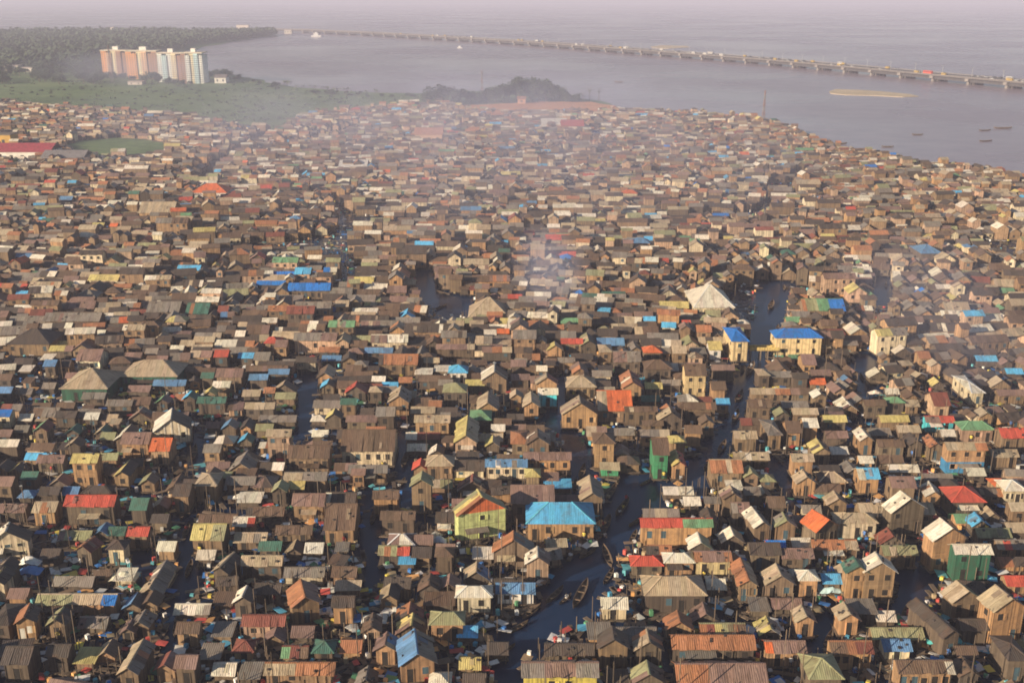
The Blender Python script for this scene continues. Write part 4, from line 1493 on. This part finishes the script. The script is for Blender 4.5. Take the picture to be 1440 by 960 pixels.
block('warehouse', 60, 118, 234, 220, 14, (.5,.45,.4), (.26,.24,.24), 'grey-roofed shed right of the crimson-roofed hall')
block('villa', 302, 318, 118, 108, 12, (.75,.7,.62), (.25,.2,.18), 'small white house among trees right of the apartment towers')
block('warehouse', 478, 515, 246, 233, 12, (.5,.45,.4), (.72,.68,.62), 'white-roofed long building in the far middle of the settlement')
block('warehouse', 762, 796, 186, 173, 14, (.6,.5,.4), (.74,.70,.62), 'pale-roofed building below the sand spit')
block('warehouse', 790, 820, 190, 175, 14, (.6,.5,.4), (.5,.1,.08), 'red-roofed building below the sand spit')
block('warehouse', 584, 622, 205, 186, 14, (.55,.35,.22), (.55,.27,.17), 'salmon-roofed far building left of the pale-roofed one')
block('chapel', 728, 739, 147, 138, 8, (.5,.28,.18), (.4,.2,.13), 'small pink-orange building under the trees on the sand spit')
for k, (u0, u1, vb, vt, lab) in enumerate(((4,26,100,92,'pale building in the woods at the far left edge'), (30,50,102,95,'low pale building in the woods beside the far-left one'), (54,66,108,100,'small pale house in the woods left of the towers'),
      (136,150,110,103,'low pink house at the foot of the leftmost tower'), (305,315,54,50,'small white building on the far wooded point'), (333,350,46,34,'tall pale block on the horizon beyond the wooded point'), (200,225,110,105,'low building at the foot of the second tower'),
      (40,60,68,60,'pinkish roofs building in the far left woods'), (150,160,44,38,'faint building on the horizon at left'), (60,75,47,42,'small building on the horizon at far left'), (400,410,48,42,'faint building where the road bridge lands'), (180,200,120,115,'low pale wall below the apartment towers'))):
    block('far_building', u0, u1, vb, vt, 12, jit((.62,.55,.48), .12), jit((.5,.4,.35), .2), lab, pitched=False, group='pale buildings in the far woods')

# ------------------------------------------------------------------ road bridge
DECK = [(318,44.5),(380,45.5),(430,46.5),(520,50.5),(640,57.5),(760,65.5),(880,75),(1000,84.5),(1100,93),(1200,102.5),(1300,112.5),(1380,120),(1450,126.5),(1560,138),(1900,176)]
pts = [at(u, v) for u, v in DECK]
cum = [0]
for a, b_ in zip(pts, pts[1:]): cum.append(cum[-1]+(b_-a).length)
def along(s):
    i = min(len(pts)-2, max(0, bisect.bisect(cum, s)-1)); t = (s-cum[i])/(cum[i+1]-cum[i]); p = pts[i].lerp(pts[i+1], t); d_ = (pts[i+1]-pts[i]).normalized(); return p, d_
root = thing('road_bridge', 'long low concrete road bridge on many piers crossing the lagoon', 'bridge')
dk_, pr, rl = Buf(), [], Buf(); gird = []
S_, span = 0.0, 46.0; hw = 13.0
sd = lambda d_: Vector((-d_.y, d_.x, 0))
prev = None; nsp = int(cum[-1]/span)
for i in range(nsp+1):
    p, d_ = along(i*span); n_ = sd(d_)
    if prev is not None:
        q, m_ = prev
        A, B, C, D = q-m_*hw, q+m_*hw, p+n_*hw, p-n_*hw
        top = [tuple(v+Vector((0,0,7.0))) for v in (A, D, C, B)]
        dk_.prism([top[0], top[1], top[2], top[3]], .9, (.15,.135,.13))
        gi = hw-3; A_, B_, C_, D_ = q-m_*gi+d_*3.0, q+m_*gi+d_*3.0, p+n_*gi-d_*3.0, p-n_*gi-d_*3.0
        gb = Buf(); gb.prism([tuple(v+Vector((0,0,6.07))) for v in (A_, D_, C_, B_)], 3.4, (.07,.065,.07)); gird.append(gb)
        for e0, e1, k in ((A, D, 1), (B, C, -1)):
            o1 = (n_*.4*k)
            rl.prism([tuple(e0+Vector((0,0,7.9))), tuple(e1+Vector((0,0,7.9))), tuple(e1+o1+Vector((0,0,7.9))), tuple(e0+o1+Vector((0,0,7.9)))], .7, (.2,.18,.17))
    prev = (p, n_)
    b = Buf(); w_ = 2.0
    b.box(-2.2, -hw+.6, 3.4, 2.2, hw-.6, 6.06, (.24,.215,.20)); 
    for y_ in (-8.5, -3, 3, 8.5): b.box(-1.5, y_-1.6, -1, 1.5, y_+1.6, 3.39, (.22,.2,.185))
    pr.append((b, p, math.atan2(d_.y, d_.x)))
link('deck', dk_.mesh('deck', 'concrete'), root)
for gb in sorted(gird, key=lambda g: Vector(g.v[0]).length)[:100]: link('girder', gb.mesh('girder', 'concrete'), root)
link('railing', rl.mesh('railing', 'concrete'), root)
pm = pr[0][0].mesh('pier', 'concrete')
near = sorted(pr, key=lambda q: q[1].length)
for k, (b, p, a) in enumerate(near[:100]): link('pier', pm, root, p, a)
# vehicles
def vehicle(L, W, H, col, cabin=True):
    b = Buf(); b.box(-L/2, -W/2, .45, L/2, W/2, H*.62, col)
    if cabin:
        x0, x1 = -L*.3, L*.22
        z0, z1 = H*.62, H; b.poly([(x0-.3,-W/2+.05,z0),(x1+.5,-W/2+.05,z0),(x1,-W/2+.2,z1),(x0,-W/2+.2,z1)], (.03,.035,.04)); b.poly([(x1+.5,W/2-.05,z0),(x0-.3,W/2-.05,z0),(x0,W/2-.2,z1),(x1,W/2-.2,z1)], (.03,.035,.04))
        b.poly([(x0,-W/2+.2,z1),(x1,-W/2+.2,z1),(x1,W/2-.2,z1),(x0,W/2-.2,z1)], col); b.poly([(x1+.5,-W/2+.05,z0),(x1+.5,W/2-.05,z0),(x1,W/2-.2,z1),(x1,-W/2+.2,z1)], (.03,.035,.04)); b.poly([(x0-.3,W/2-.05,z0),(x0-.3,-W/2+.05,z0),(x0,-W/2+.2,z1),(x0,W/2-.2,z1)], (.03,.035,.04))
    else: b.box(-L/2, -W/2, H*.62, L/2, W/2, H, col); b.box(-L/2+.3, -W/2-.03, H*.6, L/2-.3, W/2+.03, H*.82, (.04,.04,.05))
    whs = []
    for x in (-L*.32, L*.32):
        for y in (-W/2, W/2):
            q = Buf()
            for i in range(10):
                a0, a1 = i*.6283, (i+1)*.6283
                q.poly([(x+.36*math.cos(a0), y-.1, .36+.36*math.sin(a0)), (x+.36*math.cos(a1), y-.1, .36+.36*math.sin(a1)), (x+.36*math.cos(a1), y+.1, .36+.36*math.sin(a1)), (x+.36*math.cos(a0), y+.1, .36+.36*math.sin(a0))], (.02,.02,.02))
            for yy in (-.1, .1): q.poly([(x+.36*math.cos(i*.6283), y+yy, .36+.36*math.sin(i*.6283)) for i in range(10)], (.05,.05,.05))
            whs.append(q.mesh('wheel', 'cloth'))
    return b.mesh('body', 'cloth'), whs
VT = {}
for nm_, L, W, H, c, cb in (('white car',4.4,1.8,1.5,(.5,.5,.5),True), ('dark car',4.4,1.8,1.5,(.06,.07,.08),True), ('yellow minibus',5.2,2.0,2.3,(.5,.33,.06),False), ('red bus',11,2.6,3.3,(.65,.08,.04),False), ('white truck',7,2.3,2.9,(.55,.53,.5),False), ('silver car',4.4,1.8,1.5,(.45,.45,.47),True)):
    VT[nm_] = vehicle(L, W, H, c, cb)
vr = random.Random(8)
s_red = None
for k in range(150):
    s_ = cum[-1]*(1-vr.random()**.7*.8) if k else 0
    u_t = vr.uniform(520, 1450)
    # spread evenly over picture width
    lo, hi = 0, cum[-1]
    for _ in range(22):
        mid = (lo+hi)/2; p, d_ = along(mid)
        if px(p.x, p.y, 0)[0] < u_t: lo = mid
        else: hi = mid
    p, d_ = along(lo); lane = vr.choice((-9, -5.5, 5.5, 9)); n_ = sd(d_)
    kind = vr.choice(('white car', 'dark car', 'yellow minibus', 'silver car', 'white car', 'dark car', 'silver car', 'white truck'))
    if k == 0: 
        for s__ in range(int(cum[-1])):
            if px(*along(s__)[0][:2], 0)[0] > 1312: break
        p, d_ = along(s__); kind = 'red bus'; n_ = sd(d_); lane = -9
    lab = 'tiny '+kind+' on the far road bridge' if k else 'red bus near the right end of the road bridge'
    q = p+n_*lane+Vector((0,0,7.0))
    o = thing(kind.split()[-1], lab, kind.split()[-1], q, math.atan2(d_.y, d_.x), (kind+'s' if not kind.endswith('bus') else kind+'es')+' on the road bridge' if k else None)
    bm_, wm_ = VT[kind]; link('body', bm_, o)
    for w_ in wm_: link('wheel', w_, o)
# street lamps on the bridge
lm = Buf(); lm.box(-.12,-.12,0,.12,.12,9,(.4,.4,.4)); lm.box(-.1,-1.8,8.9,.1,1.8,9.05,(.4,.4,.4))
lmm = lm.mesh('post', 'concrete'); hd = Buf(); hd.box(-.2,-2.2,8.85,.2,-1.5,9.05,(.6,.6,.6)); hdm = hd.mesh('lamp_head', 'concrete'); hd = Buf(); hd.box(-.2,1.5,8.85,.2,2.2,9.05,(.6,.6,.6)); hdm2 = hd.mesh('lamp_head', 'concrete')
for i in range(0, 60):
    s_ = cum[-1]-60-i*38
    if s_ < 0: break
    p, d_ = along(s_)
    o = thing('street_lamp', 'twin-arm street lamp on the central reserve of the road bridge', 'street lamp', p+Vector((0,0,7)), math.atan2(d_.y, d_.x), 'street lamps along the road bridge')
    link('post', lmm, o); link('lamp_head', hdm, o); link('lamp_head', hdm2, o)

# ------------------------------------------------------------------ masts
def mast(u, vb, vt, label):
    p = at(u, vb); h = (vb-vt)*dep(0, p.y)/FPX/1.0; b = Buf(); n = 14; bw = h*.04
    lv = [(bw*(1-.8*i/n), h*i/n) for i in range(n+1)]
    def bar(a, c, t=.16):
        a, c = Vector(a), Vector(c); v = (c-a).normalized(); s1 = v.orthogonal().normalized()*t; s2 = v.cross(s1).normalized()*t
        A = [a+s1+s2, a-s1+s2, a-s1-s2, a+s1-s2]; C = [x+(c-a) for x in A]
        for i in range(4): b.poly([tuple(A[i]), tuple(A[(i+1)%4]), tuple(C[(i+1)%4]), tuple(C[i])], (.2,.12,.11) if (int(a.z/h*6) % 2) else (.2,.18,.18))
    cn = ((-1,-1),(1,-1),(1,1),(-1,1))
    for (w0, z0), (w1, z1) in zip(lv, lv[1:]):
        for i in range(4):
            c0, c1 = cn[i], cn[(i+1)%4]
            bar((c0[0]*w0, c0[1]*w0, z0), (c0[0]*w1, c0[1]*w1, z1), .12); bar((c0[0]*w0, c0[1]*w0, z0), (c1[0]*w1, c1[1]*w1, z1), .06); bar((c0[0]*w1, c0[1]*w1, z1), (c1[0]*w1, c1[1]*w1, z1), .06)
    o = link('lattice_mast', b.mesh('lattice_mast', 'concrete'), None, (p.x, p.y, 0)); tag(o, label, 'mast')
mast(1073, 172, 128, 'tall lattice mast at the lagoon edge of the settlement')
mast(678, 136, 100, 'faint lattice mast behind the trees of the sand spit')
mast(158, 118, 66, 'thin mast behind the leftmost apartment tower')

# ------------------------------------------------------------------ lagoon boats
for (u, v, L, k, lab, col) in ((1385,184,9,1,'small dark boat on the lagoon at right, upper left of the group',0), (1410,181,12,1,'longer dark boat on the lagoon near the right edge',0), (1386,199,9,1,'dark boat on the lagoon nearest the right shore of the settlement',0),
      (1181,203,9,0,'small boat off the tip of the settlement',0), (1248,207,7,0,'tiny boat on the lagoon right of the settlement tip',0), (1290,190,7,0,'tiny faint boat far out on the lagoon',0), (870,116,9,0,'faint boat beyond the sand spit',0)):
    p = at(u, v); canoe(p.x, p.y, bo.uniform(-.3, .3), k, lab, 'boats out on the lagoon', L/(5.2, 6.5, 4.2)[k])
def ship(u, v, L, label):
    p = at(u, v); root = thing('motor_vessel', label, 'boat', (p.x, p.y, 0), .1)
    b = Buf(); b.prism([(-L/2,-L*.12,L*.12),(L*.35,-L*.12,L*.12),(L/2,0,L*.14),(L*.35,L*.12,L*.12),(-L/2,L*.12,L*.12)], L*.12, (.75,.74,.72)); link('hull', b.mesh('hull', 'paint'), root)
    b = Buf(); b.box(-L*.3,-L*.08,L*.125,L*.1,L*.08,L*.28,(.78,.77,.75)); b.box(-L*.2,-L*.06,L*.285,L*.03,L*.06,L*.38,(.78,.77,.75)); link('cabin', b.mesh('cabin', 'paint'), root)
ship(446, 52, 24, 'white ferry in front of the far end of the road bridge')
ship(647, 68, 10, 'small white motor boat in front of the middle of the road bridge')

# ------------------------------------------------------------------ trees
def crown_mesh(r, Wd, H, nleaf, size):
    b = Buf(); cl_ = [(r.uniform(-.5,.5)*Wd*.7, r.uniform(-.5,.5)*Wd*.7, H*r.uniform(.38,.9), Wd*r.uniform(.16,.3)) for _ in range(11)]+[(0,0,H*.7,Wd*.33)]
    for i in range(nleaf):
        cx_, cy_, cz, cr_ = r.choice(cl_)
        v = Vector((r.gauss(0,1), r.gauss(0,1), r.gauss(0,1))).normalized()*cr_*r.uniform(.55, 1.08)
        p = Vector((cx_, cy_, cz))+v; p.z = max(H*.2, p.z)
        a = Vector((r.gauss(0,1), r.gauss(0,1), r.gauss(0,.6))).normalized()*size*r.uniform(.6,1.3); c = a.orthogonal().normalized()*size*r.uniform(.5,1); 
        b.poly([tuple(p-a), tuple(p+c), tuple(p+a), tuple(p-c)], (.5,.5,.5))
    return b.mesh('crown', 'leaf')
def trunk_mesh(r, H):
    b = Buf()
    def limb(p0, p1, r0, r1):
        p0, p1 = Vector(p0), Vector(p1)
        for i in range(6):
            a0, a1 = i*1.0472, (i+1)*1.0472; f = lambda p, rr, a: (p.x+rr*math.cos(a), p.y+rr*math.sin(a), p.z)
            b.poly([f(p0,r0,a0), f(p0,r0,a1), f(p1,r1,a1), f(p1,r1,a0)], (.12,.09,.06))
    limb((0,0,0), (0,0,H*.45), H*.035, H*.024)
    for i in range(4):
        a = i*1.57+r.uniform(-.4,.4); limb((0,0,H*.42), (H*.22*math.cos(a), H*.22*math.sin(a), H*.7), H*.02, H*.008)
    return b.mesh('trunk', 'wood')
tr = random.Random(4)
TM = [(crown_mesh(tr, 9, 10, 900, .55), trunk_mesh(tr, 10)) for _ in range(4)]
PALM = []
pb = Buf()
for i in range(14):
    a = i*.449+tr.uniform(-.1,.1); dr = tr.uniform(.2, 1.2)
    for j in range(5):
        t0, t1 = j/5, (j+1)/5; f = lambda t, s: (math.cos(a)*t*3-math.sin(a)*s*.35*(1-t*.7), math.sin(a)*t*3+math.cos(a)*s*.35*(1-t*.7), 9+1.2*math.sin(t*2.2)-dr*t*t*2)
        pb.poly([f(t0,-1), f(t1,-1), f(t1,1), f(t0,1)], (.5,.5,.5))
PALM = (pb.mesh('crown', 'leaf'), trunk_mesh(tr, 20))
def tree(u, v, hpx, label, group, wide=1.0, palm=False):
    p = at(u, v); h = hpx*dep(0, p.y)/FPX; m = PALM if palm else tr.choice(TM)
    o = thing('palm_tree' if palm else 'broadleaf_tree', label, 'tree', (p.x, p.y, .3), tr.uniform(0, 6.28), group); o.scale = (h/10*wide, h/10*wide, h/10)
    link('crown', m[0], o); t_ = link('trunk', m[1], o)
    if palm: t_.scale = (.45,.45,.98)
SP = 'dark round-crowned tree in the belt of trees on the sand spit'
for (u, v, h, w) in ((600,147,14,1.3),(612,148,16,1.3),(624,147,18,1.3),(636,148,15,1.4),(648,147,14,1.3),(662,146,12,1.3),(674,146,13,1.3),(686,146,15,1.3),(697,146,16,1.3),(708,145,18,1.2),(716,144,22,1.1),(726,144,29,1.0),(736,144,27,1.1),(747,144,26,1.1),(758,144,25,1.2),(768,144,24,1.2),(778,144,21,1.2),(788,144,18,1.3),(796,145,14,1.3),(805,145,10,1.4),(812,145,11,1.0),(745,140,27,1.1),(762,140,25,1.1),(730,140,26,1.0),(690,142,14,1.3),(630,144,16,1.3),(655,143,12,1.3)):
    tree(u, v, h*(1.35 if u < 715 else 1.05), SP, 'trees on the sand spit', w)
for u, v, h in ((829,144,16),(842,144,15),(820,145,10)): tree(u, v, h, 'lone palm at the tip of the sand spit', 'palms on the sand spit', 1.0, True)
AP = 'dark bushy tree at the foot of the apartment towers'
for (u, v, h, w) in ((150,112,10,1.6),(160,113,12,1.5),(172,112,9,1.6),(204,116,11,1.5),(214,118,15,1.4),(224,118,13,1.5),(236,120,10,1.5),(246,121,8,1.6),(256,122,9,1.4),(268,121,6,1.5),(295,112,10,1.5),(304,110,12,1.5),(314,109,11,1.5),(322,110,9,1.5),(188,114,6,1.7)):
    tree(u, v, h, AP, 'trees round the apartment towers', w)
for k in range(110):
    u = tr.uniform(-60, 150); v = tr.uniform(92, 119); tree(u, v, tr.uniform(7, 14), 'bushy tree in the woodland left of the apartment towers', 'woodland trees at far left', tr.uniform(1.3, 1.9))
for k in range(34):
    u = tr.uniform(325, 600); sh_l = [(290,100),(330,106),(400,121),(470,128),(530,131),(600,132)]; k_ = max(1, bisect.bisect([q[0] for q in sh_l], u)); k_ = min(k_, 5); v = sh_l[k_-1][1]+(sh_l[k_][1]-sh_l[k_-1][1])*(u-sh_l[k_-1][0])/(sh_l[k_][0]-sh_l[k_-1][0])+tr.uniform(2.5, 8); tree(u, v, tr.uniform(2.5, 5.5), 'low dark bush along the marsh shoreline', 'bushes along the marsh shore', tr.uniform(1.6, 3))
for (u, v, h) in ((8,236,12),(22,238,13),(245,240,14),(262,246,12),(40,272,9),(255,232,10)): tree(u, v, h, 'green tree among the roofs near the left shore', 'trees among the left-shore roofs', 1.4)
# far wood (one mass)
fw = Buf(); wr = random.Random(6)
wood_pts = []
for k in range(6400):
    u = wr.uniform(-250, 385)
    top = 49 if u > 250 else 47; bot = (99 if u < 120 else 84)-(max(0, u-110))*.09 if u < 255 else 66-(u-255)/130*16
    v = wr.uniform(top, max(top+2, bot)); 
    p = at(u, v); s_ = dep(0, p.y)
    hm = wr.uniform(8, 15); rad = wr.uniform(5, 9)
    for j in range(9):
        v3 = Vector((wr.gauss(0,1), wr.gauss(0,1), abs(wr.gauss(0,1)))).normalized(); q = Vector((p.x, p.y, hm*.45))+Vector((v3.x*rad, v3.y*rad, v3.z*hm*.6))
        a = Vector((wr.gauss(0,1), wr.gauss(0,1), wr.gauss(0,.5))).normalized()*3.2; c = a.orthogonal().normalized()*2.4
        fw.poly([tuple(q-a), tuple(q+c), tuple(q+a), tuple(q-c)], (.5,.5,.5))
o = link('far_woodland', fw.mesh('far_woodland', 'leaf')); tag(o, 'hazy dark woodland on the far shore behind the apartment towers', 'woodland'); o['kind'] = 'stuff'
# marsh tufts
mg = Buf()
for k in range(1000):
    u = wr.uniform(-100, 640); v = wr.uniform(104, 186); lo_ = 100 if u < 290 else 104+(u-300)/300*30; hi_ = edge_v(u)
    if not lo_+1 < v < hi_-1: continue
    p = at(u, v)
    for j in range(3):
        a = wr.uniform(0, 6.28); L_ = wr.uniform(.8, 2.6); q = Vector((p.x+wr.uniform(-3,3), p.y+wr.uniform(-3,3), .3)); s1 = Vector((math.cos(a), math.sin(a), 0))*L_
        mg.poly([tuple(q-s1), tuple(q+s1), tuple(q+Vector((0,0,wr.uniform(.6,1.8))))], (.5,.5,.5))
o = link('marsh_scrub', mg.mesh('marsh_scrub', 'leaf')); tag(o, 'low green scrub and reeds covering the marsh', 'scrub'); o['kind'] = 'stuff'

# ------------------------------------------------------------------ haze and smoke
def vol_mat(name, dens, col, aniso=0.0):
    m, nt, out = nmat(name); v = N(nt, 'ShaderNodeVolumePrincipled'); v.inputs['Color'].default_value = (*col, 1); v.inputs['Density'].default_value = dens; v.inputs['Anisotropy'].default_value = aniso
    nt.links.new(v.outputs[0], out.inputs['Volume']); return m, nt, v
hz, _, _ = vol_mat('haze_air', HAZE_D, HAZE_C, 0.0)
b = Buf(); b.box(-9300, -400, -1.5, 9300, 13500, 95, (.5,.5,.5)); o = link('haze', b.mesh('haze', hz)); o['kind'] = 'stuff'; tag(o, 'thin lavender haze hanging over the settlement and lagoon', 'haze'); 
def smoke(name, pa, pb_, r0, rz, dens, seed, label):
    """elongated ellipsoid of smoke from ground point pa to pb_"""
    a, b_ = at(*pa), at(*pb_); c = (a+b_)/2; L = (b_-a).length/2; ang = math.atan2(b_.y-a.y, b_.x-a.x)
    bb = Buf(); n, mm = 16, 10
    f = lambda i, j: (math.cos(2*math.pi*i/n)*math.sin(math.pi*j/mm), math.sin(2*math.pi*i/n)*math.sin(math.pi*j/mm), math.cos(math.pi*j/mm))
    for i in range(n):
        for j in range(mm): bb.poly([f(i,j), f(i,j+1), f(i+1,j+1), f(i+1,j)] if 0 < j < mm-1 else ([f(i,0), f(i,1), f(i+1,1)] if j == 0 else [f(i,j), f(i,mm), f(i+1,j)]), (.5,.5,.5))
    m, nt, v = vol_mat(name+'_volume', 0, (.68,.72,1.0), 0.0)
    tc = N(nt, 'ShaderNodeTexCoord'); ln = N(nt, 'ShaderNodeVectorMath', operation='LENGTH'); nt.links.new(tc.outputs['Object'], ln.inputs[0])
    g = N(nt, 'ShaderNodeNewGeometry'); mp = N(nt, 'ShaderNodeVectorMath', operation='ADD'); nt.links.new(g.outputs['Position'], mp.inputs[0]); mp.inputs[1].default_value = (seed*37, seed*11, seed*5)
    nz = noise(nt, mp.outputs[0], .03, 5, .6)
    fall = math_n(nt, 'MAXIMUM', math_n(nt, 'SUBTRACT', 1.0, ln.outputs['Value']), 0.0)
    dn = math_n(nt, 'MULTIPLY', math_n(nt, 'MULTIPLY', math_n(nt, 'MAXIMUM', math_n(nt, 'SUBTRACT', nz, .38), 0.0), fall), dens*1.5)
    nt.links.new(dn, v.inputs['Density'])
    o = link(name, bb.mesh(name, m), None, (c.x, c.y, rz*.9+2), ang); o.scale = (L*1.15, r0, rz); o['kind'] = 'stuff'; tag(o, label, 'smoke')
if SMOKE:
    smoke('smoke', (800,490), (742,400), 13, 12, .075, 1, 'bluish smoke rising from the middle of the settlement')
    smoke('smoke', (880,460), (640,175), 150, 28, .017, 2, 'broad lilac veil of smoke over the far middle of the settlement')
    smoke('smoke', (500,240), (330,160), 75, 20, .009, 3, 'smoke lying over the far left shore and marsh')
    smoke('smoke', (330,150), (90,112), 90, 20, .015, 4, 'bluish smoke in front of the apartment towers')
    smoke('smoke', (420,330), (230,170), 90, 20, .010, 6, 'faint lilac smoke over the left middle of the settlement')
    smoke('smoke', (1420,640), (1240,440), 26, 16, .022, 5, 'thin smoke over the right side of the settlement')

# ------------------------------------------------------------------ light
AZ, EL = R(SUN_AZ), R(SUN_EL)      # azimuth of the sun measured from +Y towards +X
sd_ = Vector((math.sin(AZ)*math.cos(EL), math.cos(AZ)*math.cos(EL), math.sin(EL)))
sun_d = bpy.data.lights.new('sun', 'SUN'); sun_d.energy = SUN_E; sun_d.angle = R(.5); sun_d.color = SUN_C
sun = bpy.data.objects.new('sun', sun_d); COL.objects.link(sun); sun.rotation_euler = (-sd_).to_track_quat('-Z', 'Y').to_euler()
w = bpy.data.worlds.new('World'); SC.world = w; w.use_nodes = True; nt = w.node_tree
bg = nt.nodes['Background']; sky = nt.nodes.new('ShaderNodeTexSky'); sky.sky_type = 'NISHITA'; sky.sun_disc = False
sky.sun_elevation = EL; sky.sun_rotation = AZ; sky.altitude = 50; sky.air_density = 1.0; sky.dust_density = SKY_DUST; sky.ozone_density = 1.5
nt.links.new(sky.outputs[0], bg.inputs[0]); bg.inputs[1].default_value = SKY_S
SC.view_settings.view_transform = 'Standard'; SC.view_settings.look = 'None'; SC.view_settings.gamma = 1; SC.view_settings.exposure = EXPO; SC.view_settings.use_curve_mapping = False
SC.cycles.use_denoising = True
SC.cycles.max_bounces = 5; SC.cycles.diffuse_bounces = 2; SC.cycles.glossy_bounces = 2; SC.cycles.volume_bounces = 1; SC.cycles.transmission_bounces = 1
SC.cycles.volume_step_rate = 1.0; SC.cycles.volume_max_steps = 512
SC.cycles.filter_width = 1.8
SC.cycles.sample_clamp_indirect = 4
